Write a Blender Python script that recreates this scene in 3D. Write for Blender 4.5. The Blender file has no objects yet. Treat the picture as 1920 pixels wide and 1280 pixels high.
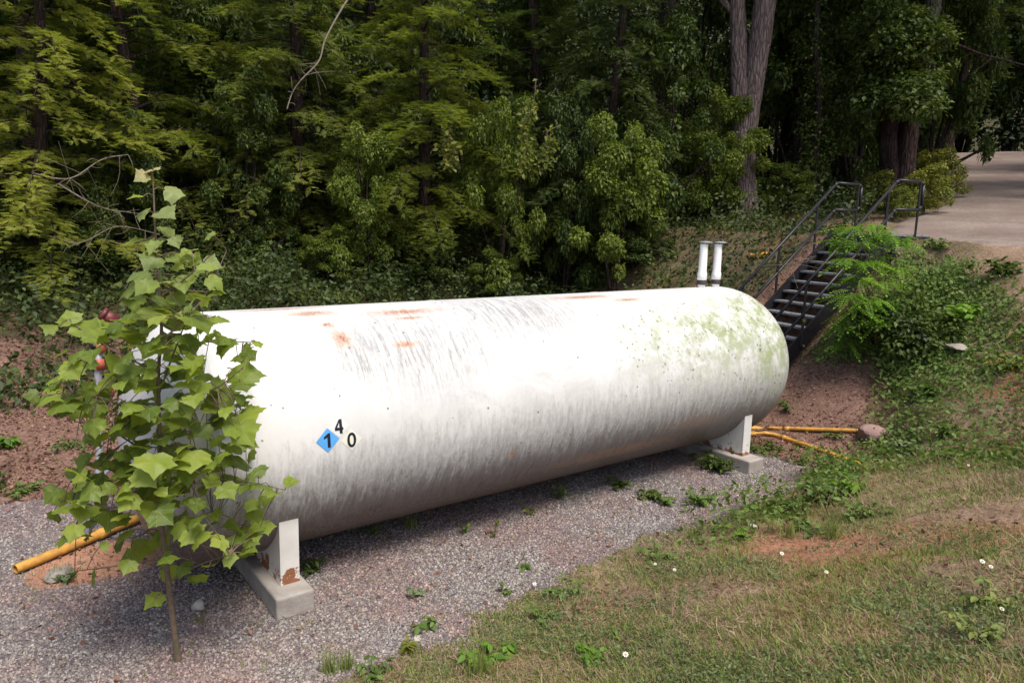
import bpy, math, random
import numpy as np
from mathutils import Matrix, Vector
rad = math.radians
S = bpy.context.scene
COL = S.collection

# ------------------------------------------------------------------ camera
F_PX, PITCH, ROLL = 1356.19, 0.162142, -0.025953
CAM_H = 3.059
Fv = np.array([0, math.cos(PITCH), -math.sin(PITCH)])
U0 = np.array([0, math.sin(PITCH), math.cos(PITCH)]); X0 = np.array([1., 0, 0])
Uv = U0*math.cos(ROLL) + X0*math.sin(ROLL); Xv = X0*math.cos(ROLL) - U0*math.sin(ROLL)
CP = np.array([0, 0, CAM_H])
cam = bpy.data.cameras.new('camera'); camo = bpy.data.objects.new('camera', cam); COL.objects.link(camo)
cam.sensor_width = 36; cam.lens = F_PX/1920*36; cam.clip_end = 1000; cam.clip_start = .05
camo.matrix_world = Matrix([[Xv[0], Uv[0], -Fv[0], 0], [Xv[1], Uv[1], -Fv[1], 0], [Xv[2], Uv[2], -Fv[2], CAM_H], [0, 0, 0, 1]])
S.camera = camo

# ------------------------------------------------------------------ light
SUN_EL, SUN_YAW = 62, 147          # yaw clockwise from +Y
w = bpy.data.worlds.new('World'); S.world = w; w.use_nodes = True
nt = w.node_tree; bg = nt.nodes['Background']
sky = nt.nodes.new('ShaderNodeTexSky'); sky.sky_type = 'NISHITA'; sky.sun_disc = False
sky.sun_elevation = rad(SUN_EL); sky.sun_rotation = rad(SUN_YAW); sky.air_density = 1.0; sky.dust_density = 3.0
nt.links.new(sky.outputs[0], bg.inputs[0]); bg.inputs[1].default_value = 0.118
sd = bpy.data.lights.new('sun', 'SUN'); so = bpy.data.objects.new('sun', sd); COL.objects.link(so)
sd.energy = 2.5; sd.angle = rad(24); sd.color = (1, .94, .84)
sv = Vector((math.sin(rad(SUN_YAW))*math.cos(rad(SUN_EL)), math.cos(rad(SUN_YAW))*math.cos(rad(SUN_EL)), math.sin(rad(SUN_EL))))
so.rotation_euler = sv.to_track_quat('Z', 'Y').to_euler()
S.view_settings.view_transform = 'Standard'; S.view_settings.look = 'None'
S.view_settings.exposure = 0.76; S.view_settings.gamma = 1
S.cycles.max_bounces = 6; S.cycles.diffuse_bounces = 3; S.cycles.transmission_bounces = 3; S.cycles.transparent_max_bounces = 4
S.cycles.use_denoising = True

# ------------------------------------------------------------------ helpers
DX, DY = 0.79726904, 0.60362412      # tank axis direction
EX, EY = -DY, DX
CE = 6.40047; ZC, TR = 1.18, 1.0671
def TS(t, s, z=0.): return np.array([DX*t + EX*(CE-s), DY*t + EY*(CE-s), z])
def ts_of(x, y): return x*DX + y*DY, CE - (x*EX + y*EY)
def ray(px, py):
    v = Fv*F_PX + Xv*(px-960) + Uv*(640-py); return v/np.linalg.norm(v)
def at_d(px, py, D):                 # the point seen at a pixel, D metres away over the ground
    v = ray(px, py); return CP + v*D/math.hypot(v[0], v[1])

def _hash(ix, iy, seed):
    n = (ix.astype(np.int64)*374761393 + iy.astype(np.int64)*668265263 + seed*1442695041) & 0xffffffff
    n = ((n ^ (n >> 13))*1274126177) & 0xffffffff
    return ((n ^ (n >> 16)) & 0xffff)/65535.
def vnoise(x, y, seed=0):
    x = np.asarray(x, float); y = np.asarray(y, float)
    ix = np.floor(x); iy = np.floor(y); fx = x-ix; fy = y-iy
    fx = fx*fx*(3-2*fx); fy = fy*fy*(3-2*fy)
    a = _hash(ix, iy, seed); b = _hash(ix+1, iy, seed); c = _hash(ix, iy+1, seed); d = _hash(ix+1, iy+1, seed)
    return (a*(1-fx)+b*fx)*(1-fy) + (c*(1-fx)+d*fx)*fy
def fbm(x, y, seed=0, o=3):
    r = 0; a = .5; n = 0
    for i in range(o):
        r = r + a*vnoise(x*2**i, y*2**i, seed+i*17); n += a; a *= .5
    return r/n
def sstep(a, b, x):
    q = np.clip((x-a)/(b-a), 0, 1); return q*q*(3-2*q)

ROAD = [((8.9, 6), (15, 3)), ((8.2, 11.6), (14.5, 9)), ((7.35, 15.2), (14.2, 13)), ((11.9, 20.5), (17.2, 18)),
        ((17.4, 30.4), (23.3, 27.5)), ((23.0, 41.0), (29.6, 37.5)), ((29, 50.5), (36, 47))]
def road_mask(x, y):
    t, s = ts_of(x, y)
    m = np.full(np.shape(x), -9.)
    for (l0, r0), (l1, r1) in zip(ROAD[:-1], ROAD[1:]):
        cx0, cy0 = (l0[0]+r0[0])/2, (l0[1]+r0[1])/2; cx1, cy1 = (l1[0]+r1[0])/2, (l1[1]+r1[1])/2
        hw = math.hypot(l0[0]-r0[0], l0[1]-r0[1])/2
        L2 = (cx1-cx0)**2 + (cy1-cy0)**2
        k = np.clip(((x-cx0)*(cx1-cx0) + (y-cy0)*(cy1-cy0))/L2, 0, 1)
        dd = np.hypot(x-cx0-k*(cx1-cx0), y-cy0-k*(cy1-cy0))
        m = np.maximum(m, hw-dd)
    return m                          # metres inside the road edge
def s_edge(t): return np.interp(t, [-3, 1, 2.0, 2.8, 3.6, 4.4, 5.3, 6.6, 7.4, 8.5, 12], [2.9, 2.25, 2.22, 2.15, 2.0, 1.95, 1.87, 1.93, 1.9, 1.7, 1.5])
def smax(a, b, k):
    h = np.clip(.5 + .5*(a-b)/k, 0, 1); return b*(1-h) + a*h + k*h*(1-h)
ST0 = np.array([6.248, 14.363, 3.032]); SPS = 1.126; SW, SRUN, SRISE = 1.245, .2045, .1832
dn = -np.array([math.sin(SPS), math.cos(SPS), 0]); rt = np.array([-dn[1], dn[0], 0]); rt = -rt if rt[0] < 0 else rt
def stair_mask(x, y, g=0.):
    a = ((x-ST0[0])*rt[0] + (y-ST0[1])*rt[1])/SW; k = ((x-ST0[0])*dn[0] + (y-ST0[1])*dn[1])/SRUN
    return sstep(-.22-g, -.05-g, a)*sstep(1.22+g, 1.05+g, a)*sstep(-7-g*4, -4-g*4, k)*sstep(17+g*4, 15+g*4, k)
def H0(x, y):
    x = np.asarray(x, float); y = np.asarray(y, float)
    t, s = ts_of(x, y)
    A = .34*(s - s_edge(t) - .05); A = np.minimum(A, 1.6 + .05*(A-1.6))
    tb = 10.35 - .22*np.clip(s-1.5, 0, 6)
    u = (x-8.2)*.53 + (y-14.5)*.848
    top = 2.95 + .15*np.clip(u, 0, 29)
    B = np.minimum(.22 + .84*(t-tb), top)
    Cc = .27*(-s-2.3)
    z = smax(np.zeros_like(t), A, .3) - .075
    z = smax(z, B, .35); z = smax(z, Cc, .5)
    z = np.where((s < s_edge(t)-.35) & (s > -1.4) & (t < 8.9), np.minimum(z, z*sstep(0, .5, z)), z)
    D = np.hypot(x, y); z = z + .45*np.clip(D-62, 0, 80)
    return z
def H(x, y):
    x = np.asarray(x, float); y = np.asarray(y, float)
    z = H0(x, y); t, s = ts_of(x, y)
    k = sstep(.05, .5, np.maximum(z, 0))*(1-sstep(-.6, 0., road_mask(x, y)))
    return z - .32*stair_mask(x, y) + k*(.16*(fbm(x*.7, y*.7, 3)-.5) + .07*(fbm(x*3, y*3, 9)-.5))
def hz(x, y): return float(H(np.array([x]), np.array([y]))[0])
def gnd(px, py):                      # where the view ray through a pixel meets the ground
    v = ray(px, py); k = np.arange(2, 90, .04)
    P = CP + v*k[:, None]; g = H(P[:, 0], P[:, 1]); i = int(np.argmax(P[:, 2] < g))
    return np.array([P[i, 0], P[i, 1], g[i]])
def base_at(px, D):
    v = ray(px, 500); x, y = v[0]/math.hypot(v[0], v[1])*D, v[1]/math.hypot(v[0], v[1])*D
    return np.array([x, y, hz(x, y)])

def gravel_mask(x, y):
    t, s = ts_of(x, y); n = (fbm(x*1.3, y*1.3, 21)-.5)*.9 + (fbm(x*6, y*6, 5)-.5)*.35
    sb = np.interp(t, [-6, 0, 1.0, 2.5, 9], [-3, -2.3, -2.1, -1.7, -1.6])
    m = np.minimum(np.minimum(s_edge(t)-s+n*.6, s-sb+n*.6), 9.0-t+n*.9)
    clay = 1-np.hypot((t-.75)/.75, (s+.72)/.5) + n*.3
    return np.minimum(m, .25-clay), clay
def zones(x, y):
    """weights: gravel, clay, litter, grass, cover (ground cover plants)"""
    g, clay = gravel_mask(x, y); t, s = ts_of(x, y); z = H0(x, y)
    sm = stair_mask(x, y, .12); G = sstep(-.03, .08, g); K = sstep(0, .15, clay)*(1-G)
    n = fbm(x*.9, y*.9, 40)-.5; zl = sstep(1.5, .9, z+n)
    lit = np.maximum(sstep(-1.4, -1.9, s+n)*sstep(-7.2, -5.8, s+n*3)*sstep(10, 8, t), sstep(8.4, 9.1, t+n)*sstep(2.3, 1.3, s+n+.0*t)*sstep(-6, -4, s)*zl)
    lit = np.clip(np.maximum(lit, sm), 0, 1)*(1-G)*(1-K)
    gr = np.maximum(sstep(1.2, 1.9, s+n), .45*sstep(9.5, 10.5, t)*sstep(-7, -5, s))*(1-sstep(22, 28, np.hypot(x, y)))*(1-G)*(1-lit)*(1-K)
    cov = np.clip(1-G-K-lit-gr, 0, 1)
    return G, K, lit, gr, cov

# ---- object bookkeeping
def tag(o, label=None, cat=None, group=None, kind=None):
    for k, v in (('label', label), ('category', cat), ('group', group), ('kind', kind)):
        if v: o[k] = v
    return o
def empty(name, loc, label, cat, group=None, rz=0):
    o = bpy.data.objects.new(name, None); COL.objects.link(o); o.location = tuple(float(v) for v in loc); o.rotation_euler = (0, 0, rz)
    o.empty_display_size = .2
    return tag(o, label, cat, group)
def wmat(q):
    return q.matrix_basis.copy() if q.parent is None else wmat(q.parent) @ q.matrix_parent_inverse @ q.matrix_basis
def linkmesh(name, me, mat, parent=None, world=False):
    o = bpy.data.objects.new(name, me); COL.objects.link(o)
    if mat is not None and len(me.materials) == 0:
        for m_ in (mat if isinstance(mat, (list, tuple)) else [mat]): me.materials.append(m_)
    if parent is not None:
        o.parent = parent
        if world:                     # vertices given in world coordinates
            o.matrix_parent_inverse = wmat(parent).inverted()
    return o
def npmesh(name, V, Fc, uv=None, smooth=False, mi=None):
    """V (n,3), Fc (m,k) index array: one mesh of k-gons"""
    V = np.ascontiguousarray(V, np.float32); Fc = np.ascontiguousarray(Fc, np.int32)
    me = bpy.data.meshes.new(name); m, k = Fc.shape
    me.vertices.add(len(V)); me.vertices.foreach_set('co', V.ravel())
    me.loops.add(m*k); me.loops.foreach_set('vertex_index', Fc.ravel())
    me.polygons.add(m); me.polygons.foreach_set('loop_start', np.arange(0, m*k, k, dtype=np.int32))
    if smooth: me.polygons.foreach_set('use_smooth', np.ones(m, bool))
    if mi is not None: me.polygons.foreach_set('material_index', np.ascontiguousarray(mi, np.int32))
    if uv is not None:
        l = me.uv_layers.new(name='UVMap'); l.data.foreach_set('uv', np.ascontiguousarray(uv[Fc.ravel()], np.float32).ravel())
    me.update(calc_edges=True); return me
class MB:                             # mixed boxes, tubes, lathes
    def __init__(s): s.v = []; s.f = []
    def add(s, v, f):
        b = len(s.v); s.v += [tuple(map(float, q)) for q in v]; s.f += [tuple(int(i)+b for i in q) for q in f]; return s
    def box(s, lo, hi, M=None, bev=0):
        x0, y0, z0 = lo; x1, y1, z1 = hi
        v = [(x0,y0,z0),(x1,y0,z0),(x1,y1,z0),(x0,y1,z0),(x0,y0,z1),(x1,y0,z1),(x1,y1,z1),(x0,y1,z1)]
        if M is not None: v = [M(*q) for q in v]
        return s.add(v, [(0,3,2,1),(4,5,6,7),(0,1,5,4),(1,2,6,5),(2,3,7,6),(3,0,4,7)])
    def bar(s, a, b, wd, ht, up=(0, 0, 1)):  # rectangular bar between two points
        a = np.array(a, float); b = np.array(b, float); d = b-a; d /= np.linalg.norm(d)
        sd_ = np.cross(d, up); sd_ /= np.linalg.norm(sd_); u = np.cross(sd_, d)
        q = []
        for p in (a, b):
            for i, j in ((-1,-1),(1,-1),(1,1),(-1,1)): q.append(p + sd_*wd/2*i + u*ht/2*j)
        return s.add(q, [(0,1,2,3),(7,6,5,4),(0,4,5,1),(1,5,6,2),(2,6,7,3),(3,7,4,0)])
    def tube(s, pts, r, n=8, cap=True):
        v, f = tube_arr(pts, r, n); s.add(v, f)
        if cap: k = len(v); s.add([], []); b = len(s.v)-k; s.f.append(tuple(b+i for i in range(n))[::-1]); s.f.append(tuple(b+k-n+i for i in range(n)))
        return s
    def lathe(s, prof, c, n=24):
        c = np.array(c, float); v = []; f = []
        for r, z in prof:
            for i in range(n): a = 2*math.pi*i/n; v.append((c[0]+r*math.cos(a), c[1]+r*math.sin(a), c[2]+z))
        for j in range(len(prof)-1):
            for i in range(n): f.append((j*n+i, j*n+(i+1) % n, (j+1)*n+(i+1) % n, (j+1)*n+i))
        s.add(v, f); b = len(s.v)-len(v); s.f.append(tuple(b+i for i in range(n))[::-1]); s.f.append(tuple(b+len(v)-n+i for i in range(n))); return s
    def build(s, name, mat, parent=None, smooth=False, world=True):
        me = bpy.data.meshes.new(name); me.from_pydata(s.v, [], s.f)
        if smooth: me.polygons.foreach_set('use_smooth', np.ones(len(me.polygons), bool))
        me.update(); o = linkmesh(name, me, mat, parent, world=world and parent is not None)
        return o
def bevel(o, wd, seg=2):
    m = o.modifiers.new('bevel', 'BEVEL'); m.width = wd; m.segments = seg; m.limit_method = 'ANGLE'; m.angle_limit = rad(35); return o
def tube_arr(pts, r, n=8, wob=None):
    pts = np.asarray(pts, float); m = len(pts); r = np.broadcast_to(np.asarray(r, float), (m,))
    T = np.gradient(pts, axis=0); T /= np.linalg.norm(T, axis=1)[:, None]+1e-9
    ref = np.array([1., 0, 0]) if abs(T[0, 0]) < .8 else np.array([0, 0, 1.])
    A = np.cross(T, ref); A /= np.linalg.norm(A, axis=1)[:, None]; B = np.cross(T, A)
    a = np.arange(n)*2*np.pi/n
    ring = A[:, None]*np.cos(a)[None, :, None] + B[:, None]*np.sin(a)[None, :, None]
    rr = r[:, None] if wob is None else r[:, None]*wob
    V = (pts[:, None] + ring*np.broadcast_to(rr, (m, n))[..., None]).reshape(-1, 3)
    i = np.arange(m-1)[:, None]*n; j = np.arange(n)[None]; j2 = (j+1) % n
    Fq = np.stack([i+j, i+j2, i+n+j2, i+n+j], -1).reshape(-1, 4)
    return V, Fq
def spline(P, n):
    P = np.asarray(P, float); k = np.linspace(0, len(P)-1, n); i = np.clip(k.astype(int), 0, len(P)-2); f = (k-i)[:, None]
    p0 = P[np.clip(i-1, 0, None)]; p1 = P[i]; p2 = P[i+1]; p3 = P[np.clip(i+2, None, len(P)-1)]
    return .5*((2*p1) + (-p0+p2)*f + (2*p0-5*p1+4*p2-p3)*f**2 + (-p0+3*p1-3*p2+p3)*f**3)
def frames(rng, nrm, head=None):
    """rotation matrices with columns X, Y (leaf axis), Z (normal)"""
    n = nrm/(np.linalg.norm(nrm, axis=1)[:, None]+1e-9)
    h = rng.normal(size=n.shape) if head is None else head
    y = h - n*(h*n).sum(1)[:, None]; y /= np.linalg.norm(y, axis=1)[:, None]+1e-9
    x = np.cross(y, n); return np.stack([x, y, n], -1)
def scatter(name, tv, tf, pos, Rm, sc, uv=None, smooth=False):
    tv = np.asarray(tv, np.float32); tf = np.asarray(tf, np.int32); N = len(pos); k = len(tv)
    sc = np.asarray(sc, np.float32)
    loc = tv[None]*(sc[:, None, None] if sc.ndim == 1 else sc[:, None, :])
    V = np.einsum('nij,nkj->nki', Rm.astype(np.float32), loc) + pos[:, None].astype(np.float32)
    Fa = (tf[None] + (np.arange(N, dtype=np.int32)*k)[:, None, None]).reshape(-1, tf.shape[1])
    return npmesh(name, V.reshape(-1, 3), Fa, None if uv is None else np.tile(uv, (N, 1)), smooth)

# ---- leaf templates (axis +Y, normal +Z, unit length)
LEAF = (np.array([(0,0,0),(.26,.3,.07),(.2,.68,.05),(0,1,-.08),(-.2,.68,.05),(-.26,.3,.07),(0,.5,0)]), np.array([(0,1,6),(1,2,6),(2,3,6),(3,4,6),(4,5,6),(5,0,6)]))
LEAF2 = (np.array([(0,0,0),(.3,.45,.08),(0,1,-.1),(-.3,.45,.08)]), np.array([(0,1,2),(0,2,3)]))
def compound(n=7, wl=.16, lw=.055):
    v = [(-.008,0,0),(.008,0,0),(.004,1,-.12),(-.004,1,-.12)]; f = [(0,1,2),(0,2,3)]
    for i in range(n):
        y = .16+.8*i/n; z = -.12*y*y; L = wl*(1-.35*abs(i/n-.4)*1.5)
        for sg in (-1, 1):
            b = len(v); v += [(0,y,z),(sg*L*.5,y+.02+lw,z+.02),(sg*L,y+.06,z-.01),(sg*L*.5,y+.05-lw,z+.02)]
            f += [(b,b+1,b+2),(b,b+2,b+3)] if sg < 0 else [(b,b+2,b+1),(b,b+3,b+2)]
    b = len(v); v += [(0,.95,-.11),(.05,1.03,-.11),(0,1.15,-.13),(-.05,1.03,-.11)]; f += [(b,b+1,b+2),(b,b+2,b+3)]
    return np.array(v), np.array(f)
def hemspray(n=11):
    v = []; f = []
    def strip(a, b, wd):
        a = np.array(a); b = np.array(b); d = b-a; p = np.array([-d[1], d[0], 0]); p = p/np.linalg.norm(p)*wd
        k = len(v); v.extend([a-p*.6, a+p*.6, a*.4+b*.6+p, b, a*.4+b*.6-p]); f.extend([(k,k+4,k+1),(k+1,k+4,k+2),(k+4,k+3,k+2)])
    strip((0,0,0), (0,1,-.12), .018)
    for i in range(n):
        y = .05+.88*i/n; L = .42*(1-y)**.7*(.8+.4*((i*7) % 3)/2)+.04; z = -.12*y*y
        for sg in (-1, 1): strip((0,y+.03*sg,z), (sg*L*.8, y+.03*sg+L*.62, z-.06*L-.02*((i+sg) % 3)), .021)
    return np.array(v), np.array(f)
HEM = hemspray(); CMP = compound()

# ------------------------------------------------------------------ materials
def mat(name):
    m = bpy.data.materials.new(name); m.use_nodes = True; m.node_tree.nodes.clear(); return m, NT(m.node_tree)
class NT:
    def __init__(s, t): s.t = t
    def n(s, typ, **kw):
        nd = s.t.nodes.new('ShaderNode'+typ)
        for k, v in kw.items():
            if k[0] == 'i' and k[1:].isdigit(): s.link(v, nd.inputs[int(k[1:])])
            elif k in nd.inputs.keys(): s.link(v, nd.inputs[k])
            else: setattr(nd, k, v)
        return nd
    def link(s, v, sock):
        if isinstance(v, bpy.types.Node): v = v.outputs[0]
        if isinstance(v, bpy.types.NodeSocket): s.t.links.new(v, sock)
        else:
            if isinstance(v, (tuple, list)) and len(v) == 3 and sock.type == 'RGBA': v = (*v, 1)
            sock.default_value = v
    def m(s, op, a, b=0., c=None, clamp=False):
        nd = s.n('Math', operation=op); nd.use_clamp = clamp; s.link(a, nd.inputs[0]); s.link(b, nd.inputs[1])
        if c is not None: s.link(c, nd.inputs[2])
        return nd.outputs[0]
    def mr(s, v, a, b, c=0., d=1.):
        nd = s.n('MapRange'); nd.clamp = True
        for i, q in enumerate((v, a, b, c, d)): s.link(q, nd.inputs[i])
        return nd.outputs[0]
    def mix(s, f, a, b, mode='MIX'):
        nd = s.n('Mix', data_type='RGBA', blend_type=mode); nd.clamp_factor = True
        s.link(f, nd.inputs[0]); s.link(a, nd.inputs[6]); s.link(b, nd.inputs[7]); return nd.outputs[2]
    def noise(s, vec, scale, detail=4, rough=.55, dist=0):
        nd = s.n('TexNoise', Scale=scale, Detail=detail, Roughness=rough, Distortion=dist)
        if vec is not None: s.link(vec, nd.inputs['Vector'])
        return nd.outputs[0]
    def ramp(s, f, stops):
        nd = s.n('ValToRGB'); s.link(f, nd.inputs[0]); e = nd.color_ramp.elements
        while len(e) < len(stops): e.new(.5)
        for q, (p, c) in zip(e, stops): q.position = p; q.color = (*c, 1)
        return nd.outputs[0]
    def map(s, vec, scale=(1, 1, 1), loc=(0, 0, 0), rot=(0, 0, 0)):
        nd = s.n('Mapping'); s.link(vec, nd.inputs[0]); nd.inputs[1].default_value = loc; nd.inputs[2].default_value = rot; nd.inputs[3].default_value = scale; return nd.outputs[0]
    def bump(s, h, strength=.5, dist=.02):
        nd = s.n('Bump', Strength=strength, Distance=dist); s.link(h, nd.inputs['Height']); return nd.outputs[0]
    def out(s, sh): s.t.links.new(sh if isinstance(sh, bpy.types.NodeSocket) else sh.outputs[0], s.n('OutputMaterial').inputs[0])
    def pbr(s, col, rough=.6, nrm=None, metal=0., spec=.5):
        nd = s.n('BsdfPrincipled', Roughness=rough, Metallic=metal); s.link(col, nd.inputs['Base Color']); nd.inputs['Specular IOR Level'].default_value = spec
        if nrm is not None: s.link(nrm, nd.inputs['Normal'])
        return nd
def leafmat(name, stops, trans=.35, nscale=.6, rough=.55, spec=.3, tint=1.4):
    m, n = mat(name)
    g = n.n('NewGeometry'); rnd = g.outputs['Random Per Island']
    ns = n.noise(g.outputs['Position'], nscale, 3)
    f = n.m('ADD', n.m('MULTIPLY', rnd, .6), n.m('MULTIPLY', n.m('SUBTRACT', ns, .3), 1.0), clamp=True)
    c = n.ramp(f, stops)
    tc = n.mix(1., c, (tint*.92, tint, tint*.5), 'MULTIPLY')
    b = n.pbr(c, rough, spec=spec); tr = n.n('BsdfTranslucent'); n.link(tc, tr.inputs[0])
    mx = n.n('MixShader'); mx.inputs[0].default_value = trans; n.t.links.new(b.outputs[0], mx.inputs[1]); n.t.links.new(tr.outputs[0], mx.inputs[2])
    n.out(mx); return m
def flatmat(name, col, rough=.6, var=.25, scale=8, bump=.2, metal=0., spec=.4, col2=None):
    m, n = mat(name); tc = n.n('TexCoord').outputs['Object']
    ns = n.noise(tc, scale, 5); c2 = col2 or tuple(q*(1-var) for q in col)
    c = n.mix(n.mr(ns, .35, .65), col, c2); n.out(n.pbr(c, rough, n.bump(n.noise(tc, scale*6, 4), bump, .01), metal, spec)); return m

M = {}
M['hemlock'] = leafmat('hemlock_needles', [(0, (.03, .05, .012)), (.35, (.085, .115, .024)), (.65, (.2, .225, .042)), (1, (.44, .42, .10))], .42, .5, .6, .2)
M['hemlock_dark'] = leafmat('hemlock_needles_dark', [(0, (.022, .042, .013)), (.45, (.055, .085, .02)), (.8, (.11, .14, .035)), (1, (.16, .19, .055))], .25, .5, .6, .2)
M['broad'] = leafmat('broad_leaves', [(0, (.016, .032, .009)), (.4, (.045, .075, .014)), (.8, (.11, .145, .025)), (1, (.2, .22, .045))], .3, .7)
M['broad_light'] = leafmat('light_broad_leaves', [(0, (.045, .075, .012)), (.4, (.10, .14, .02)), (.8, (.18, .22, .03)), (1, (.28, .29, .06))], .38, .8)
M['ivy'] = leafmat('ivy_leaves', [(0, (.013, .026, .008)), (.4, (.035, .056, .013)), (.75, (.075, .10, .022)), (1, (.14, .155, .035))], .25, .5)
M['far'] = leafmat('far_leaves', [(0, (.010, .022, .008)), (.5, (.028, .050, .016)), (.85, (.06, .085, .03)), (1, (.1, .12, .05))], .25, .12)
M['gold'] = leafmat('yellow_green_leaves', [(0, (.07, .10, .015)), (.4, (.14, .16, .025)), (.8, (.24, .23, .04)), (1, (.34, .29, .06))], .35, .8)
M['weed'] = leafmat('weed_leaves', [(0, (.05, .09, .018)), (.4, (.10, .16, .035)), (.8, (.17, .235, .055)), (1, (.26, .29, .08))], .35, 2)
M['clover'] = leafmat('clover_leaves', [(0, (.075, .115, .05)), (.4, (.125, .175, .075)), (.8, (.18, .235, .09)), (1, (.24, .27, .1))], .3, 1.1)
M['grass'] = leafmat('grass_blades', [(0, (.09, .13, .03)), (.4, (.165, .215, .05)), (.7, (.25, .275, .08)), (1, (.37, .33, .15))], .3, 1.3)
M['straw'] = leafmat('dry_straw', [(0, (.14, .09, .06)), (.4, (.25, .17, .11)), (.75, (.38, .27, .175)), (1, (.52, .41, .28))], .15, 1.5, .8, .15, 1.)
M['litter'] = leafmat('dead_leaves', [(0, (.06, .03, .022)), (.35, (.14, .07, .05)), (.7, (.24, .13, .095)), (1, (.38, .25, .19))], .1, 1.2, .8, .2, 1.)
M['locust'] = leafmat('locust_leaves', [(0, (.06, .13, .016)), (.4, (.12, .23, .025)), (.8, (.19, .32, .035)), (1, (.27, .38, .06))], .4, 1.5)

def m_bark(name, c1, c2, sc=1.):
    m, n = mat(name); tc = n.n('TexCoord').outputs['Object']
    a = n.noise(n.map(tc, (6*sc, 6*sc, 1.1*sc)), 3, 8, .65, .6); b = n.noise(tc, 1.2, 3)
    v = n.n('TexVoronoi', feature='DISTANCE_TO_EDGE'); n.link(n.map(tc, (9*sc, 9*sc, 1.6*sc)), v.inputs['Vector']); v.inputs['Scale'].default_value = 1.6
    c = n.mix(n.mr(a, .35, .65), c1, c2); c = n.mix(n.mr(v.outputs[0], 0, .12, .75, 0.), c, tuple(q*.45 for q in c1))
    c = n.mix(n.mr(b, .55, .75, 0, .5), c, (.09, .12, .07)); n.out(n.pbr(c, .9, n.bump(n.m('ADD', a, n.mr(v.outputs[0], 0, .2)), .9, .03), spec=.15)); return m
M['bark'] = m_bark('grey_bark', (.13, .095, .09), (.26, .20, .185))
M['bark_dark'] = m_bark('dark_bark', (.03, .021, .019), (.075, .05, .044))
M['bark_black'] = m_bark('blackish_bark', (.02, .012, .012), (.06, .036, .034))
M['twig'] = flatmat('twig_bark', (.16, .11, .085), .8, .5, 30)
M['twig_pale'] = flatmat('pale_twig_bark', (.19, .155, .115), .8, .4, 30)
M['stem_green'] = flatmat('green_stem', (.12, .14, .05), .6, .4, 30)
M['stem_red'] = flatmat('sapling_stem_bark', (.17, .105, .08), .6, .4, 40, col2=(.09, .085, .05))

# ------------------------------------------------------------------ terrain
def graded(lo, mid0, mid1, hi, fine, n0, n1):
    a = mid0 - (mid0-lo)*np.linspace(1, 0, n0, endpoint=False)**2.0
    c = mid1 + (hi-mid1)*np.linspace(0, 1, n1+1)[1:]**2.0
    return np.concatenate([a, np.arange(mid0, mid1, fine), [mid1], c])
gx = graded(-110, -9, 17, 110, .085, 90, 90); gy = graded(-30, 2, 24, 140, .085, 40, 130)
GX, GY = np.meshgrid(gx, gy); GZ = H(GX, GY); GZ = GZ - .06*sstep(.05, .35, road_mask(GX, GY))
V = np.stack([GX, GY, GZ], -1).reshape(-1, 3); nx, ny = len(gx), len(gy)
i = np.arange(ny-1)[:, None]*nx + np.arange(nx-1)[None]
Fq = np.stack([i, i+1, i+nx+1, i+nx], -1).reshape(-1, 4)
me = npmesh('ground', V, Fq, None, True)
G, K, Lt, Gr, Cv = [q.ravel() for q in zones(GX, GY)]
a1 = me.attributes.new('zone', 'FLOAT_COLOR', 'POINT'); a1.data.foreach_set('color', np.stack([G, K, Lt, Gr], -1).astype(np.float32).ravel())
m, n = mat('ground_soil_and_gravel'); geo = n.n('NewGeometry').outputs['Position']
at = n.n('Attribute', attribute_name='zone'); sp = n.n('SeparateColor'); n.link(at.outputs['Color'], sp.inputs[0])
big = n.noise(geo, .55, 4); med = n.noise(geo, 3.2, 5, .6); fine = n.noise(geo, 28, 5, .7)
v = n.n('TexVoronoi'); n.link(geo, v.inputs['Vector']); v.inputs['Scale'].default_value = 55
gcol = n.ramp(n.m('ADD', n.m('MULTIPLY', v.outputs['Color'], .7), n.m('MULTIPLY', med, .3)), [(.1, (.07, .06, .064)), (.4, (.13, .11, .115)), (.7, (.19, .165, .17)), (.95, (.32, .29, .28))])
gcol = n.mix(n.mr(big, .42, .6, 0, .45), gcol, n.mix(1., gcol, (1.12, .86, .86), 'MULTIPLY'))
lcol = n.ramp(n.m('ADD', n.m('MULTIPLY', fine, .75), n.m('MULTIPLY', med, .3)), [(.3, (.055, .030, .024)), (.5, (.15, .085, .065)), (.65, (.25, .155, .12)), (.8, (.36, .26, .2))])
scol = n.ramp(n.m('ADD', n.m('MULTIPLY', fine, .6), n.m('MULTIPLY', med, .45)), [(.3, (.08, .054, .036)), (.46, (.19, .13, .085)), (.6, (.30, .205, .145)), (.8, (.43, .315, .24))])
scol = n.mix(n.mr(big, .5, .62), scol, n.mix(1., scol, (1.15, .8, .68), 'MULTIPLY'))
ccol = n.ramp(n.m('ADD', n.m('MULTIPLY', fine, .6), n.m('MULTIPLY', med, .45)), [(.3, (.02, .022, .010)), (.5, (.05, .05, .022)), (.7, (.10, .075, .045)), (.85, (.17, .12, .085))])
kcol = n.ramp(n.m('ADD', n.m('MULTIPLY', fine, .6), n.m('MULTIPLY', med, .4)), [(.3, (.22, .10, .06)), (.5, (.34, .17, .11)), (.7, (.46, .27, .2))])
c = n.mix(at.outputs['Alpha'], ccol, scol); c = n.mix(sp.outputs[2], c, lcol); c = n.mix(sp.outputs[1], c, kcol)
gm = n.mr(n.m('ADD', sp.outputs[0], n.m('MULTIPLY', n.m('SUBTRACT', med, .5), .7)), .4, .6)
c = n.mix(gm, c, gcol)
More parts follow.
